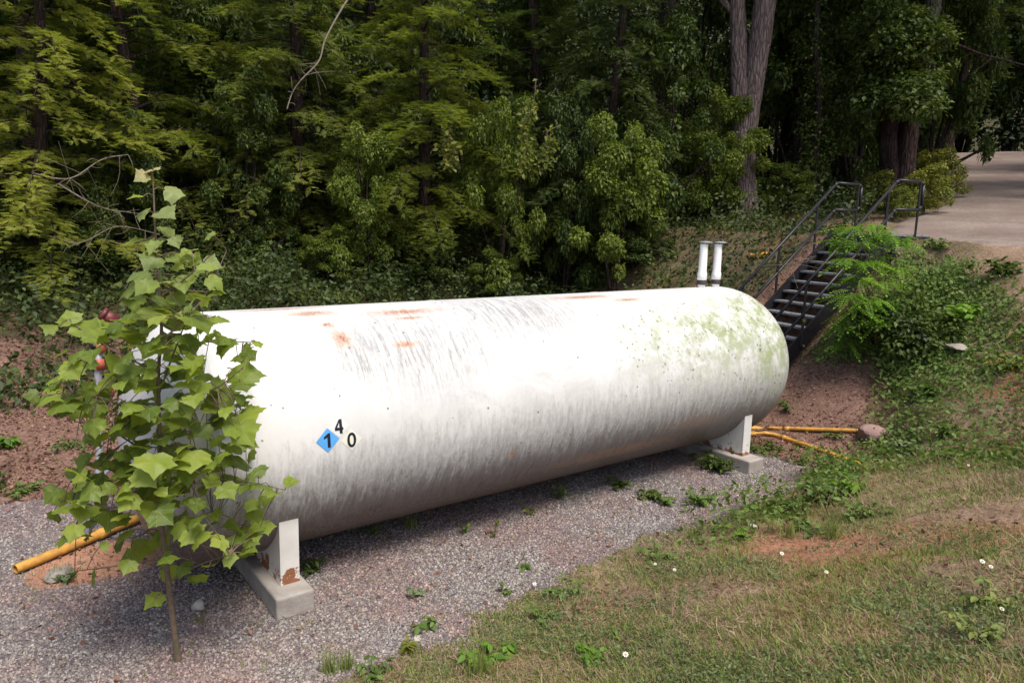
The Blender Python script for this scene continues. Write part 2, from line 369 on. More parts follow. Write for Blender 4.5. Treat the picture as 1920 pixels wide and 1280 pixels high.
hgt = n.m('ADD', n.m('MULTIPLY', fine, .6), n.m('MULTIPLY', v.outputs[0], n.m('MULTIPLY', sp.outputs[0], -1.2)))
n.out(n.pbr(c, .95, n.bump(hgt, .7, .02), spec=.15)); M['ground'] = m
linkmesh('ground', me, m)['kind'] = 'structure'

# road sheet, a little above the ground
secs = []
RD = np.array(ROAD)[:, :, :]
cl = spline(RD.reshape(len(ROAD), 4), 160).reshape(-1, 2, 2)
nl = 24; k = np.linspace(0, 1, nl)[None, :, None]
P = cl[:, 0:1]*(1-k) + cl[:, 1:2]*k
jit = (fbm(np.arange(160)*.35, np.zeros(160), 77)-.5)*.9
P[:, 0] += jit[:, None]*np.array([1, -.4]); P = P.reshape(-1, 2)
zz = H(P[:, 0], P[:, 1]) + .012
edge = np.tile(np.concatenate([[-.1], np.zeros(nl-2), [-.1]]), 160)
V = np.stack([P[:, 0], P[:, 1], zz+edge], -1); i = np.arange(159)[:, None]*nl + np.arange(nl-1)[None]
me = npmesh('road', V, np.stack([i, i+1, i+nl+1, i+nl], -1).reshape(-1, 4)[:, ::-1], None, True)
m, n = mat('worn_dappled_road'); geo = n.n('NewGeometry').outputs['Position']
a = n.noise(geo, .8, 5, .6); b = n.noise(geo, 14, 6, .7); dapple = n.noise(n.map(geo, (.5, .25, 1), rot=(0, 0, .55)), 1.6, 4, .6)
c = n.ramp(n.m('ADD', n.m('MULTIPLY', b, .5), n.m('MULTIPLY', a, .5)), [(.3, (.10, .075, .066)), (.5, (.21, .165, .14)), (.7, (.33, .27, .235))])
c = n.mix(n.mr(dapple, .45, .65, 0, .6), c, (.17, .125, .11)); n.out(n.pbr(c, .95, n.bump(b, .5, .02), spec=.15)); M['road'] = m  # dappled tree shade put into the colour as darker stretched patches
linkmesh('road', me, m)['kind'] = 'structure'

rng = np.random.default_rng(11)
def polar(N, r0, r1, y0=-43, y1=43, power=0.):
    u = rng.random(N)
    r = r0*(r1/r0)**u if power == 0 else (r0**power + u*(r1**power-r0**power))**(1/power)
    a = np.radians(y0 + (y1-y0)*rng.random(N)); return r*np.sin(a), r*np.cos(a)
def slope_n(x, y, e=.1):
    return np.stack([-(H(x+e, y)-H(x-e, y))/(2*e), -(H(x, y+e)-H(x, y-e))/(2*e), np.ones_like(x)], -1)

# ------------------------------------------------------------------ gravel stones
def stones(name, N, r0, r1, smin, smax, matr):
    x, y = polar(N, r0, r1, power=.6); g, clay = gravel_mask(x, y); keep = g + (rng.random(N)-.5)*.5 > 0
    t, s = ts_of(x, y); keep &= (s > -2.6)
    for t0 in (1.745, 7.9): keep &= ~((t > t0-.01) & (t < t0+.32) & (abs(s) < 1.13))
    x, y = x[keep], y[keep]; N = len(x)
    tv = np.array([(-1,-1,-1),(1,-1,-1),(1,1,-1),(-1,1,-1),(-.7,-.8,1),(.8,-.6,1),(.6,.8,1),(-.8,.6,1)])*.5
    tf = np.array([(4,5,6,7),(0,1,5,4),(1,2,6,5),(2,3,7,6),(3,0,4,7)])
    sc = (smin + (smax-smin)*rng.random(N)**2)[:, None]*np.stack([np.ones(N), .6+.4*rng.random(N), .4+.4*rng.random(N)], -1)
    pos = np.stack([x, y, H(x, y) + .15*sc[:, 2]], -1); R_ = frames(rng, slope_n(x, y)+rng.normal(size=(N, 3))*.45)
    o = linkmesh(name, scatter(name, tv, tf, pos, R_, sc), matr); o['kind'] = 'stuff'; return o
m, n = mat('crushed_stone'); g = n.n('NewGeometry'); r_ = g.outputs['Random Per Island']
c = n.ramp(r_, [(0, (.13, .112, .104)), (.3, (.205, .182, .168)), (.6, (.26, .235, .218)), (.92, (.325, .30, .275)), (.985, (.42, .395, .36))])
patch = n.mr(n.noise(g.outputs['Position'], .9, 4), .42, .56, 0, 1); c = n.mix(patch, c, n.mix(1., c, (1.0, .80, .775), 'MULTIPLY'))
n.out(n.pbr(c, .85, spec=.3)); M['stone'] = m
tag(stones('gravel', 260000, 3.6, 12.5, .008, .025, m), 'crushed grey stone bed around the white tank', 'gravel')

# ------------------------------------------------------------------ ground cover, grass, litter
def blades(name, N, r0, r1, wt, h0, h1, wd, matr, lab, cat, lean=.5, flat=False, y0=-43, y1=43):
    x, y = polar(N, r0, r1, y0, y1, power=.5); p = wt(x, y); k = rng.random(N) < p; x, y = x[k], y[k]; N = len(x)
    tv = np.array([(-.5,0,0),(.5,0,0),(.35,.55,.06),(-.35,.55,.06),(0,1,.25)]); tf3 = np.array([(0,1,2),(0,2,3),(3,2,4)])
    up = slope_n(x, y); hd = up*(0 if flat else 1) + rng.normal(size=(N, 3))*(np.array([1, 1, .12]) if flat else np.array([lean, lean, .1]))
    nr = rng.normal(size=(N, 3)) if not flat else up+rng.normal(size=(N, 3))*.4
    L = h0 + (h1-h0)*rng.random(N)**1.5
    sc = np.stack([wd*(.6+.8*rng.random(N)), L, L], -1)
    pos = np.stack([x, y, H(x, y)+(.012 if flat else -.005)], -1)
    o = linkmesh(name, scatter(name, tv, tf3, pos, frames(rng, nr, hd), sc), matr); o['kind'] = 'stuff'; return tag(o, lab, cat)
def zfun(gr=0, lit=0, cov=0, g=0, ns=1.2, lo=.35, hi=.65, seed=60, inv=False):
    def f(x, y):
        G, K, L, R_, C_ = zones(x, y); p = G*g + K*.1 + L*lit + R_*gr + C_*cov
        n_ = sstep(lo, hi, fbm(x*ns, y*ns, seed, 4)); n_ = 1-n_ if inv else n_
        return p*n_*(road_mask(x, y) < 0)
    return f
# patchiness of the sward: greener towards the gravel edge, drier and barer towards the bottom right
def greenness(x, y):
    t, s = ts_of(x, y); return np.clip(.42+sstep(6.2, 1.8, s)*.4 + 1.5*(fbm(x*1.2, y*1.2, 88, 4)-.42), .03, 1.1)
blades('grass', 380000, 3.4, 18, lambda x, y: zfun(gr=.95, lit=.10, cov=.35, g=.03, lo=.25, hi=.5)(x, y)*(.12+1.1*greenness(x, y)), .025, .09, .007, M['grass'], 'short patchy green grass on the sloping bank', 'grass', .7)
blades('dry_grass', 210000, 3.4, 16, zfun(gr=.8, lit=.35, cov=.15, g=.035, seed=91, lo=.2, hi=.6), .03, .12, .0045, M['straw'], 'dry tan grass lying on the sloping bank', 'dry grass', 1., flat=True)
blades('tall_grass', 34000, 5.5, 14, lambda x, y: zfun(gr=.9, cov=.6, seed=33, lo=.42, hi=.6)(x, y)*sstep(5.8, 7.5, ts_of(x, y)[0])*sstep(2.0, 3.0, ts_of(x, y)[1]), .12, .45, .0055, M['straw'], 'tall thin dry stalks standing on the right bank', 'tall grass', .25)
def leafcover(name, N, r0, r1, wt, size, lift, matr, lab, cat, tmpl=LEAF2, y0=-43, y1=43, tilt=.6, spread=0.):
    x, y = polar(N, r0, r1, y0, y1, power=.5)
    p = wt(x, y); k = rng.random(N) < p; x, y = x[k], y[k]; N = len(x)
    hh = fbm(x*1.7, y*1.7, 14, 3)
    pos = np.stack([x, y, H(x, y) + lift*rng.random(N)*(.3+1.4*sstep(.35, .7, hh))+.005], -1)
    nr = slope_n(x, y)*.8 + rng.normal(size=(N, 3))*tilt; sc = size*(.5+rng.random(N))
    o = linkmesh(name, scatter(name, *tmpl, pos, frames(rng, nr), sc), matr); o['kind'] = 'stuff'; return tag(o, lab, cat)
leafcover('clover', 190000, 3.4, 12, lambda x, y: zfun(gr=.95, lit=.05, seed=52, lo=.47, hi=.62)(x, y), .020, .035, M['clover'], 'low bluish green clover in the patchy bank grass', 'clover', LEAF)
leafcover('leaf_litter', 240000, 5, 30, zfun(gr=.03, lit=.95, cov=.3, g=.02, seed=71, lo=.15, hi=.5), .042, .03, M['litter'], 'brown fallen leaves and twigs on the bare slope', 'fallen leaves', LEAF2, tilt=.8)
def ivyw(x, y):
    G, K, L, R_, C_ = zones(x, y); t, s = ts_of(x, y); return np.clip(C_*np.maximum(sstep(-4.5, -6, s), .8*sstep(9, 10.5, t)*sstep(.5, -1, s))*(.35+sstep(.25, .5, fbm(x*.8, y*.8, 15, 3))) + L*.4*sstep(8, 5, t)*sstep(.48, .6, fbm(x*1.1, y*1.1, 16, 3)), 0, 1)*(road_mask(x, y) < -.1)
leafcover('ivy', 330000, 9, 34, ivyw, .095, .55, M['ivy'], 'dark green ivy covering the slope behind the tank', 'ivy', LEAF2)
def covw(x, y):
    G, K, L, R_, C_ = zones(x, y); t, s = ts_of(x, y)
    return np.clip((C_+R_*sstep(8.0, 10, t)*.9)*sstep(-1.5, .2, s)*sstep(7, 9.5, t)*(.4+sstep(.38, .58, fbm(x*1.1, y*1.1, 18, 4))) + .5*sstep(4.8, 7.2, t)*sstep(9.2, 8.4, t)*sstep(1.0, .4, s-s_edge(t))*sstep(-.1, .2, s-s_edge(t))*sstep(.45, .56, fbm(x*1.6, y*1.6, 19, 3)), 0, 1)*sstep(-.25, -.8, road_mask(x, y))
leafcover('ground_cover', 240000, 5, 18, covw, .06, .24, M['weed'], 'leafy green ground cover on the bank right of the stairs', 'ground cover', LEAF, -8, 43)

leafcover('bank_weeds', 170000, 9, 19, lambda x, y: np.clip(sstep(.75, 1.5, H0(x, y)+1.1*(fbm(x*1.4, y*1.4, 29, 3)-.5))*sstep(8.5, 10, ts_of(x, y)[0]+.2*ts_of(x, y)[1])*sstep(-.3, .5, ts_of(x, y)[1])*(1-stair_mask(x, y, .1))*(.12+.75*sstep(.4, .56, fbm(x*1.3, y*1.3, 23, 3)))*sstep(-.15, -.6, road_mask(x, y)), 0, 1), .07, .2, M['weed'], 'taller weeds filling the slope just below the road', 'weeds', LEAF, 14, 43)
# ------------------------------------------------------------------ tank
tank = empty('storage_tank', TS((1.38+8.468)/2, 0, .1), 'large white horizontal storage tank stained with rust and algae', 'storage tank')
te1, te2, k1, k2 = 1.380, 8.468, .4513*TR, .8426*TR
prof = [(te1-k1*math.cos(a), TR*math.sin(a)) for a in np.linspace(.003, math.pi/2, 26)] + [(t, TR) for t in np.linspace(te1, te2, 60)[1:-1]] + [(te2+k2*math.sin(a), TR*math.cos(a)) for a in np.linspace(0, math.pi/2-.003, 30)]
NS = 144; ang = np.arange(NS+1)*2*math.pi/NS - math.pi
prof = np.array(prof); T_, A_ = np.meshgrid(prof[:, 0], ang, indexing='ij'); R2 = np.repeat(prof[:, 1:2], NS+1, 1)
sx = R2*np.sin(A_); zx = ZC + R2*np.cos(A_)
# very slight plate unevenness
V = np.stack([DX*T_ + EX*(CE-sx), DY*T_ + EY*(CE-sx), zx], -1).reshape(-1, 3)
i = np.arange(len(prof)-1)[:, None]*(NS+1) + np.arange(NS)[None]
Fq = np.stack([i, i+1, i+NS+2, i+NS+1], -1).reshape(-1, 4)
me = npmesh('shell', V, Fq, np.stack([T_, A_], -1).reshape(-1, 2), True)
m, n = mat('stained_white_paint'); uv = n.n('UVMap').outputs[0]; pos = n.n('NewGeometry').outputs['Position']
sx_ = n.n('SeparateXYZ'); n.link(uv, sx_.inputs[0]); u, a = sx_.outputs[0], sx_.outputs[1]
base = n.mix(n.mr(n.noise(pos, 1.3, 5, .6), .35, .7), (.665, .655, .64), (.585, .575, .56))
base = n.mix(n.mr(n.noise(pos, 25, 4, .7), .5, .75, 0, .25), base, (.55, .53, .5))
def band(x, c, w_): return n.m('EXPONENT', n.m('MULTIPLY', n.m('POWER', n.m('DIVIDE', n.m('SUBTRACT', x, c), w_), 2.), -1.))
# grey run marks on the upper flank
st = n.noise(n.map(uv, (9, .8, 1), rot=(0, 0, .06)), 3.0, 5, .75, .3)
fl = n.noise(n.map(uv, (40, 9, 1)), 1.5, 4, .8)
reg = n.m('MAXIMUM', n.m('MAXIMUM', n.m('MULTIPLY', band(u, 3.25, .75), band(a, .72, .36)), n.m('MULTIPLY', band(u, 2.7, .35), band(a, .78, .26))), n.m('MULTIPLY', band(u, 4.6, .8), band(a, .45, .35)))
f = n.m('MULTIPLY', n.mr(st, .42, .62), n.mr(fl, .36, .62)); f = n.m('MULTIPLY', n.m('MULTIPLY', f, reg), 1.5)
base = n.mix(n.m('MULTIPLY', f, 1.5, clamp=True), base, (.22, .22, .218))
gf = n.m('MULTIPLY', reg, n.mr(st, .35, .65, .15, .75)); base = n.mix(gf, base, (.36, .36, .355))
# mottled grime running round the shell; belly colour darkens towards the bottom
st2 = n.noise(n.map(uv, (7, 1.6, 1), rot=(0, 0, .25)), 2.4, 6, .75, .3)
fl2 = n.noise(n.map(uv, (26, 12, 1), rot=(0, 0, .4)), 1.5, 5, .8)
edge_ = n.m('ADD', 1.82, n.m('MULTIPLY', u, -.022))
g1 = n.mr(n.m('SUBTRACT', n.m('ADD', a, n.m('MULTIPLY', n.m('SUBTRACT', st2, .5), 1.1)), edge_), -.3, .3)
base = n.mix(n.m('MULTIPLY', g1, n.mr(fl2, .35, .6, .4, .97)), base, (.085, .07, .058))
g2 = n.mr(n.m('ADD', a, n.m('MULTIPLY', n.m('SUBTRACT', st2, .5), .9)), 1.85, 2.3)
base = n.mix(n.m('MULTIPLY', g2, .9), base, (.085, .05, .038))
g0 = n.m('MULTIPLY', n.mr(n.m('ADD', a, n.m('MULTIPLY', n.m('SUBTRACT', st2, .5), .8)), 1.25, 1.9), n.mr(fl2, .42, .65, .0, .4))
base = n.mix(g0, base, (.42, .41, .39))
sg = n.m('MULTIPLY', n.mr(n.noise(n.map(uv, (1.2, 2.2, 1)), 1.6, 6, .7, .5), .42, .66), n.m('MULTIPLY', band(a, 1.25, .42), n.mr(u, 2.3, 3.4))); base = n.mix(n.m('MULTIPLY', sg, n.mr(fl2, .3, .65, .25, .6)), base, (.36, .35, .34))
# rust
rn = n.noise(pos, 16, 5, .7, .4)
def blob(cu, ca, wu, wa): return n.m('MULTIPLY', band(u, cu, wu), band(a, ca, wa))
rb = [blob(2.48, .44, .11, .06), blob(2.53, .62, .12, .13), blob(2.42, .22, .3, .09), blob(3.3, .3, .5, .08), blob(3.1, .75, .16, .05), blob(4.114, 1.89, .05, .045), blob(2.2, .03, .55, .05), blob(5.7, .18, .6, .08), blob(3.3, .42, .25, .03), blob(6.3, .33, .3, .06), n.m('MULTIPLY', blob(5.8, 2.2, 1.3, .12), .75), n.m('MULTIPLY', blob(6.9, 2.0, .8, .14), .6)]
rr = rb[0]
for q in rb[1:]: rr = n.m('MAXIMUM', rr, q)
rf = n.mr(n.m('ADD', rr, n.m('MULTIPLY', n.m('SUBTRACT', rn, .5), 1.5)), .30, .95)
base = n.mix(n.m('MULTIPLY', rf, .7), base, (.44, .25, .14))
base = n.mix(n.m('MULTIPLY', n.mr(n.m('ADD', rr, n.m('MULTIPLY', n.m('SUBTRACT', n.noise(pos, 45, 3), .5), 1.4)), .85, 1.1), .8), base, (.26, .09, .04))
# algae film and dark lichen spots on the far shoulder
ar = n.m('MAXIMUM', n.m('MULTIPLY', n.mr(u, 5.2, 6.9), band(a, .95, .5)), n.m('MULTIPLY', n.mr(u, 7.0, 8.2), n.mr(a, 1.95, 1.3)))
ar = n.m('MULTIPLY', ar, n.mr(a, .2, .55))
an = n.noise(pos, 5, 5, .75)
base = n.mix(n.m('MULTIPLY', n.m('MULTIPLY', ar, n.mr(an, .4, .58)), .95), base, (.27, .31, .15))
vo = n.n('TexVoronoi'); n.link(pos, vo.inputs['Vector']); vo.inputs['Scale'].default_value = 16; vo.inputs['Randomness'].default_value = 1
sp_ = n.m('MULTIPLY', n.mr(n.m('ADD', vo.outputs[0], n.m('MULTIPLY', n.noise(pos, 38, 4, .7), .8)), .72, .56), n.mr(n.noise(pos, 4.5, 4, .7), .47, .58)); sp_ = n.m('MULTIPLY', sp_, n.mr(ar, .08, .4))
base = n.mix(n.m('MULTIPLY', sp_, .95), base, (.10, .12, .09))
# sparse pocks
v2 = n.n('TexVoronoi'); n.link(pos, v2.inputs['Vector']); v2.inputs['Scale'].default_value = 5.5
pk = n.mr(v2.outputs[0], .075, .05); base = n.mix(n.m('MULTIPLY', pk, .8), base, (.12, .1, .09))
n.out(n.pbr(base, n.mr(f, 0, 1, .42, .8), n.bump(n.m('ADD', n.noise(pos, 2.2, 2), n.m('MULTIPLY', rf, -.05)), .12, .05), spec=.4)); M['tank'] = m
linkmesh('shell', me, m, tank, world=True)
for ti in (te1+.02, 3.86, 6.19, te2-.02):
    pts = [(TS(ti+dt, 0)[0:2], TR+dr) for dt, dr in ((-.014, -.001), (-.005, .004), (.005, .004), (.014, -.001))]
    aa = np.arange(145)*2*math.pi/144; v_ = []
    for dt, dr in ((-.014, -.001), (-.005, .0035), (.005, .0035), (.014, -.001)):
        for q in aa: v_.append(TS(ti+dt, (TR+dr)*math.sin(q), ZC+(TR+dr)*math.cos(q)))
    i = np.arange(3)[:, None]*145 + np.arange(144)[None]
    uvv = np.array([(ti, (q+math.pi) % (2*math.pi)-math.pi) for _ in range(4) for q in aa])
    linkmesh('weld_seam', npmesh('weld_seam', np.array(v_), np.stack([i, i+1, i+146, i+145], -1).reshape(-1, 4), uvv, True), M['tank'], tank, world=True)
# saddles
def TSb(t, s, z): return tuple(TS(t, s, z))
m, n = mat('rusty_white_steel'); pos = n.n('NewGeometry').outputs['Position']; z_ = n.n('SeparateXYZ'); n.link(pos, z_.inputs[0])
rn = n.noise(pos, 7, 5, .7); b_ = n.mix(n.mr(n.noise(pos, 3, 3), .4, .7), (.66, .64, .60), (.55, .53, .49))
rf = n.mr(n.m('SUBTRACT', n.m('MULTIPLY', n.m('SUBTRACT', rn, .42), .9), n.m('SUBTRACT', z_.outputs[2], .105)), .015, .055)
b_ = n.mix(rf, b_, n.mix(n.noise(pos, 20, 3), (.32, .12, .05), (.16, .07, .04))); n.out(n.pbr(b_, .6, n.bump(rn, .2, .01))); M['saddle'] = m
for t0 in (1.8515, 8.0087):
    mb = MB(); wdt = .158; s0 = .9215; zt = ZC-math.sqrt(TR**2-s0**2)
    mb.box((t0, s0-.012, .112), (t0+wdt, s0, zt+.012), TSb); mb.box((t0, -s0, .112), (t0+wdt, -s0+.012, zt+.012), TSb)
    # curved web and wear plate following the shell
    N_ = 40; ss = np.linspace(-s0+.012, s0-.012, N_); v_ = []; 
    for tt in (t0+.002, t0+.016):
        for q in ss: v_ += [TS(tt, q, .112), TS(tt, q, ZC-math.sqrt(TR**2-q*q)+.006)]
    f_ = []
    for q in range(N_-1): f_ += [(2*q, 2*q+1, 2*q+3, 2*q+2), (2*N_+2*q, 2*N_+2*q+2, 2*N_+2*q+3, 2*N_+2*q+1)]
    mb.add(v_, f_); mb.box((t0-.001, -s0-.004, .098), (t0+wdt+.001, s0+.004, .112), TSb); mb.box((t0+.002, s0+.0, .185), (t0+wdt-.002, s0+.003, .192), TSb)
    for q in (-.5, .5): mb.box((t0+.016, q-.006, .112), (t0+wdt, q+.006, ZC-math.sqrt(TR**2-q*q)), TSb)
    mb.build('saddle', M['saddle'], tank)
# vents
M['pvc'] = flatmat('white_pvc', (.82, .82, .81), .4, .08, 5, .05); M['collar'] = flatmat('dark_rubber', (.06, .05, .055), .7, .3, 20)
M['cap'] = flatmat('grey_metal_cap', (.42, .44, .47), .45, .3, 12, .1, .3)
for k_, tv_ in enumerate((8.10, 8.41)):
    c = TS(tv_, 0, ZC+TR-.01); dz = .0
    vp = MB().lathe([(.05, 0), (.05, .055), (.055, .056), (.055, .06)], c).build('vent_pipe', M['pvc'], tank, True)
    p2 = MB().lathe([(.062, .115), (.066, .118), (.066, .20), (.056, .235), (.053, .60), (.053, .605)], c); p2.build('riser', M['pvc'], vp, True)
    MB().lathe([(.057, .05), (.06, .055), (.06, .112), (.057, .116)], c).build('collar', M['collar'], vp, True)
    c2 = c+np.array([.03, -.0, 0]); cp = MB().lathe([(.085, .622), (.09, .626), (.09, .632), (.03, .645)], c2)
    for q in range(3): a0 = q*2.1; cp.bar(c+np.array([.045*math.cos(a0), .045*math.sin(a0), .59]), c+np.array([.045*math.cos(a0), .045*math.sin(a0), .628]), .008, .008, (1, 0, 0))
    cp.build('cap', M['cap'], vp)
# hazard diamonds and numerals, bent onto the shell
def shellpt(u_, v_, lift): a_ = v_/TR; return TS(u_, (TR+lift)*math.sin(a_), ZC+(TR+lift)*math.cos(a_))
M['blue'] = flatmat('blue_vinyl', (.09, .36, .78), .4, .12, 12, .02); M['black'] = flatmat('black_vinyl', (.012, .012, .02), .4, .3, 20, .02)
M['faded_white'] = flatmat('faded_white_vinyl', (.68, .675, .655), .4, .06, 10, .02); M['faded_yellow'] = flatmat('faded_yellow_vinyl', (.68, .68, .55), .4, .08, 14, .02, col2=(.69, .68, .63))
def diamond(cu, cv, hw, hh, matr, lift, lab):
    v_ = []; f_ = []; N_ = 8
    for i_ in range(N_+1):
        for j_ in range(N_+1):
            a_, b_ = i_/N_-.5, j_/N_-.5; v_.append(shellpt(cu+(a_-b_)*hw, cv+(a_+b_)*hh, lift))
    for i_ in range(N_):
        for j_ in range(N_): k_ = i_*(N_+1)+j_; f_.append((k_, k_+N_+1, k_+N_+2, k_+1))
    mb = MB(); mb.add(v_, f_); o = mb.build('hazard_diamond', matr, tank); o['label'] = lab; return o
def numeral(ch, cu, cv, size, parent):
    if ch == '1':
        h_ = size*.70; k_ = size*.075; mb = MB(); q2 = [(-k_, -h_/2), (k_, -h_/2), (k_, 0), (k_, h_/2), (-k_*.4, h_/2), (-k_, 0), (-k_, h_/2-k_*2.6), (-k_*3.4, h_/2-k_*3.6), (-k_*3.4, h_/2-k_*2.1), (-k_*1.2, h_/2-k_*.6)]
        mb.add([shellpt(cu+x_+k_*.6, cv-y_, .0065) for x_, y_ in q2], [(0, 1, 2, 5), (5, 2, 3, 4, 9, 6), (6, 9, 8, 7)]); return mb.build('numeral', M['black'], parent)
    if ch == '4':
        h_ = size*.70; w_ = h_*.62; k_ = size*.072; mb = MB(); X = lambda x_, y_: shellpt(cu+x_-w_*.5, cv-(y_-h_*.5), .0065)
        xs_ = w_*.72; yb = h_*.24; B_ = yb+2*k_*.9
        q2 = [(xs_-k_, 0), (xs_+k_, 0), (xs_+k_, yb), (xs_+k_, B_), (xs_+k_, h_), (xs_-k_, h_), (xs_-k_, h_*.80), (xs_-k_, B_), (xs_-k_, yb), (w_, yb), (w_, B_), (0, yb), (0, B_), (k_*1.7, B_)]
        mb.add([X(*p_) for p_ in q2], [(0, 1, 2, 8), (8, 2, 3, 7), (7, 3, 4, 5, 6), (2, 9, 10, 3), (11, 8, 7, 13, 12), (12, 13, 6, 5)]); return mb.build('numeral', M['black'], parent)
    cu_ = bpy.data.curves.new('numeral', 'FONT'); cu_.body = ch; cu_.size = size; cu_.align_x = 'CENTER'; cu_.align_y = 'CENTER'; cu_.offset = size*.014; cu_.resolution_u = 6
    o = bpy.data.objects.new('tmp', cu_); COL.objects.link(o); bpy.context.view_layer.update()
    me_ = bpy.data.meshes.new_from_object(o.evaluated_get(bpy.context.evaluated_depsgraph_get())); bpy.data.objects.remove(o)
    xs = [q.co.x for q in me_.vertices]; ys = [q.co.y for q in me_.vertices]; mx, my = (min(xs)+max(xs))/2, (min(ys)+max(ys))/2
    for q in me_.vertices: q.co = Vector(shellpt(cu+(q.co.x-mx), cv-(q.co.y-my), .0065))
    me_.name = 'numeral'; me_.materials.clear(); o = linkmesh('numeral', me_, M['black'], parent, world=True); return o
d1 = diamond(2.214, 1.4556*TR, .098, .098, M['blue'], .004, 'bright blue diamond with a black 1'); numeral('1', 2.216, 1.457*TR, .165, d1)
d2 = diamond(2.316, 1.365*TR, .092, .092, M['faded_white'], .0025, 'faded white diamond with a black 4'); numeral('4', 2.316, 1.365*TR, .165, d2)
d3 = diamond(2.418, 1.481*TR, .092, .092, M['faded_yellow'], .0025, 'pale yellow diamond with a black 0'); numeral('0', 2.418, 1.481*TR, .165, d3)
# footings
M['concrete'] = flatmat('weathered_concrete', (.36, .33, .30), .9, .25, 6, .5, col2=(.27, .235, .21))
for t0, lb in ((1.745, 'long grey concrete block under the near tank saddle by the sapling'), (7.90, 'long pale concrete block under the far tank saddle beside weeds')):
    mb = MB().box((t0, -1.12, -.12), (t0+.315, 1.12, .0985), TSb); o = mb.build('concrete_footing', M['concrete'])
    me_ = o.data; c = TS(t0+.16, 0, 0); me_.transform(Matrix.Translation(-Vector(c))); o.location = Vector(c); bevel(o, .02, 3); tag(o, lb, 'concrete footing', 'footings under the tank saddles')

# ------------------------------------------------------------------ staircase
up3 = np.array([0, 0, 1.])
def SP(k, a, h=0): return ST0 + dn*SRUN*k - up3*SRISE*k + rt*SW*a + up3*h
stair = empty('staircase', SP(14, .5), 'black steel outdoor staircase with grey treads behind the tank', 'staircase')
M['black_steel'] = flatmat('black_painted_steel', (.028, .026, .032), .45, .3, 14, .15, .3, .5); M['tread'] = flatmat('grey_tread', (.24, .26, .28), .7, .35, 18, .4, .0, .4, col2=(.13, .12, .12))
NT_ = 15
for k_ in range(1, NT_):
    mb = MB(); a_ = SP(k_, .02, -.02); 
    p = [SP(k_, .015), SP(k_, .985)]
    q = [x_ - dn*.235 for x_ in p]
    v_ = [*(x_ for x_ in p), q[1], q[0]]; v_ = v_ + [x_ - up3*.035 for x_ in v_]
    mb.add(v_, [(0,1,2,3),(7,6,5,4),(0,4,5,1),(1,5,6,2),(2,6,7,3),(3,7,4,0)]); mb.build('tread', M['tread'], stair)
for a_ in (-.012, 1.012):
    mb = MB(); pa, pb = SP(-.2, a_, -.09), SP(NT_+.2, a_, -.09); mb.bar(pa, pb, .035, .24)
    mb.build('stringer', M['black_steel'], stair)
lp = MB(); P_ = [SP(0, -.01), SP(0, 1.01), SP(0, 1.01)-dn*1.0, SP(0, -.01)-dn*1.0]; v_ = P_+[x_-up3*.05 for x_ in P_]
lp.add(v_, [(0,1,2,3),(7,6,5,4),(0,4,5,1),(1,5,6,2),(2,6,7,3),(3,7,4,0)]); lp.build('landing', M['tread'], stair)
fr = MB()
for a_ in (-.02, 1.02):
    fr.bar(SP(0, a_, -.13), SP(0, a_, -.13)-dn*1.02, .05, .2)
    for q in (.08, .95): fr.bar(SP(0, a_, -.1)-dn*q, SP(0, a_, -.1)-dn*q - up3*(1.2 if q < .5 else .4), .06, .06, (1, 0, 0))
fr.bar(SP(0, -.02, -.1)+dn*.01, SP(0, 1.02, -.1)+dn*.01, .04, .16); fr.build('landing_frame', M['black_steel'], stair)
for a_ in (-.03, 1.03):
    pts = [SP(NT_-1.5, a_, .93), SP(.3, a_, .95), SP(.0, a_, .955)-dn*.03, SP(0, a_, .95)-dn*.62, SP(0, a_, .90)-dn*.70, SP(0, a_, .52)-dn*.70, SP(0, a_, .45)-dn*.62, SP(0, a_, .44)-dn*.02, SP(.3, a_, .43), SP(NT_-1.5, a_, .42)]
    hr = MB()
    for p, q in zip(pts[:-1], pts[1:]): hr.tube([p, q], .027, 8)
    h_ = hr.build('handrail', M['black_steel'], stair, True)
    for k_ in ((2.2, 6.6, 10.6, 14) if a_ < 0 else (1.0, 5.6, 9.8, 13.6)):
        MB().tube([SP(k_, a_, -.15), SP(k_, a_, .93)], .024, 8).build('post', M['black_steel'], stair)
    MB().tube([SP(0, a_, -.1)-dn*.62, SP(0, a_, .95)-dn*.62], .021, 8).build('post', M['black_steel'], stair)

# ------------------------------------------------------------------ pipes, valves, stones
M['yellow'] = flatmat('yellow_coated_pipe', (.66, .34, .05), .5, .35, 9, .2, col2=(.38, .2, .06)); M['orange_end'] = flatmat('bare_orange_pipe_end', (.5, .2, .05), .6, .3, 20)
M['red_steel'] = flatmat('dark_red_paint', (.16, .035, .035), .45, .4, 15, .2); M['red'] = flatmat('red_paint', (.4, .03, .04), .4, .3, 20); M['orange'] = flatmat('orange_paint', (.42, .10, .05), .45, .3, 20); M['galv'] = flatmat('galvanised_pipe', (.42, .41, .46), .45, .25, 20, .1, .3); M['blackp'] = flatmat('black_rubber', (.02, .02, .025), .6, .3, 20)
def pipe(name, pts, r, label, hollow=True, matr='yellow', cut=True):
    pts = np.array(pts, float); base = pts.mean(0); root = empty(name, base, label, 'pipe')
    k = spline(pts, 14); mb = MB(); v_, f_ = tube_arr(k, r, 16); mb.add(v_, f_); v2_, f2_ = tube_arr(k[:3], r*.86, 16); mb.add(v2_, f2_[:, ::-1])
    mb.add([*v_[:16], *v2_[:16]], [(q, q+16, (q+1) % 16+16, (q+1) % 16) for q in range(16)])
    mb.add(list(v2_[-16:]), [tuple(range(16))])
    mb.build('pipe_body', M[matr], root, True)
    d_ = k[6]-k[5]; d_ /= np.linalg.norm(d_); MB().tube([k[6]-d_*.05, k[6]+d_*.05], r*1.18, 16).build('coupling', M[matr], root, True)
    return root
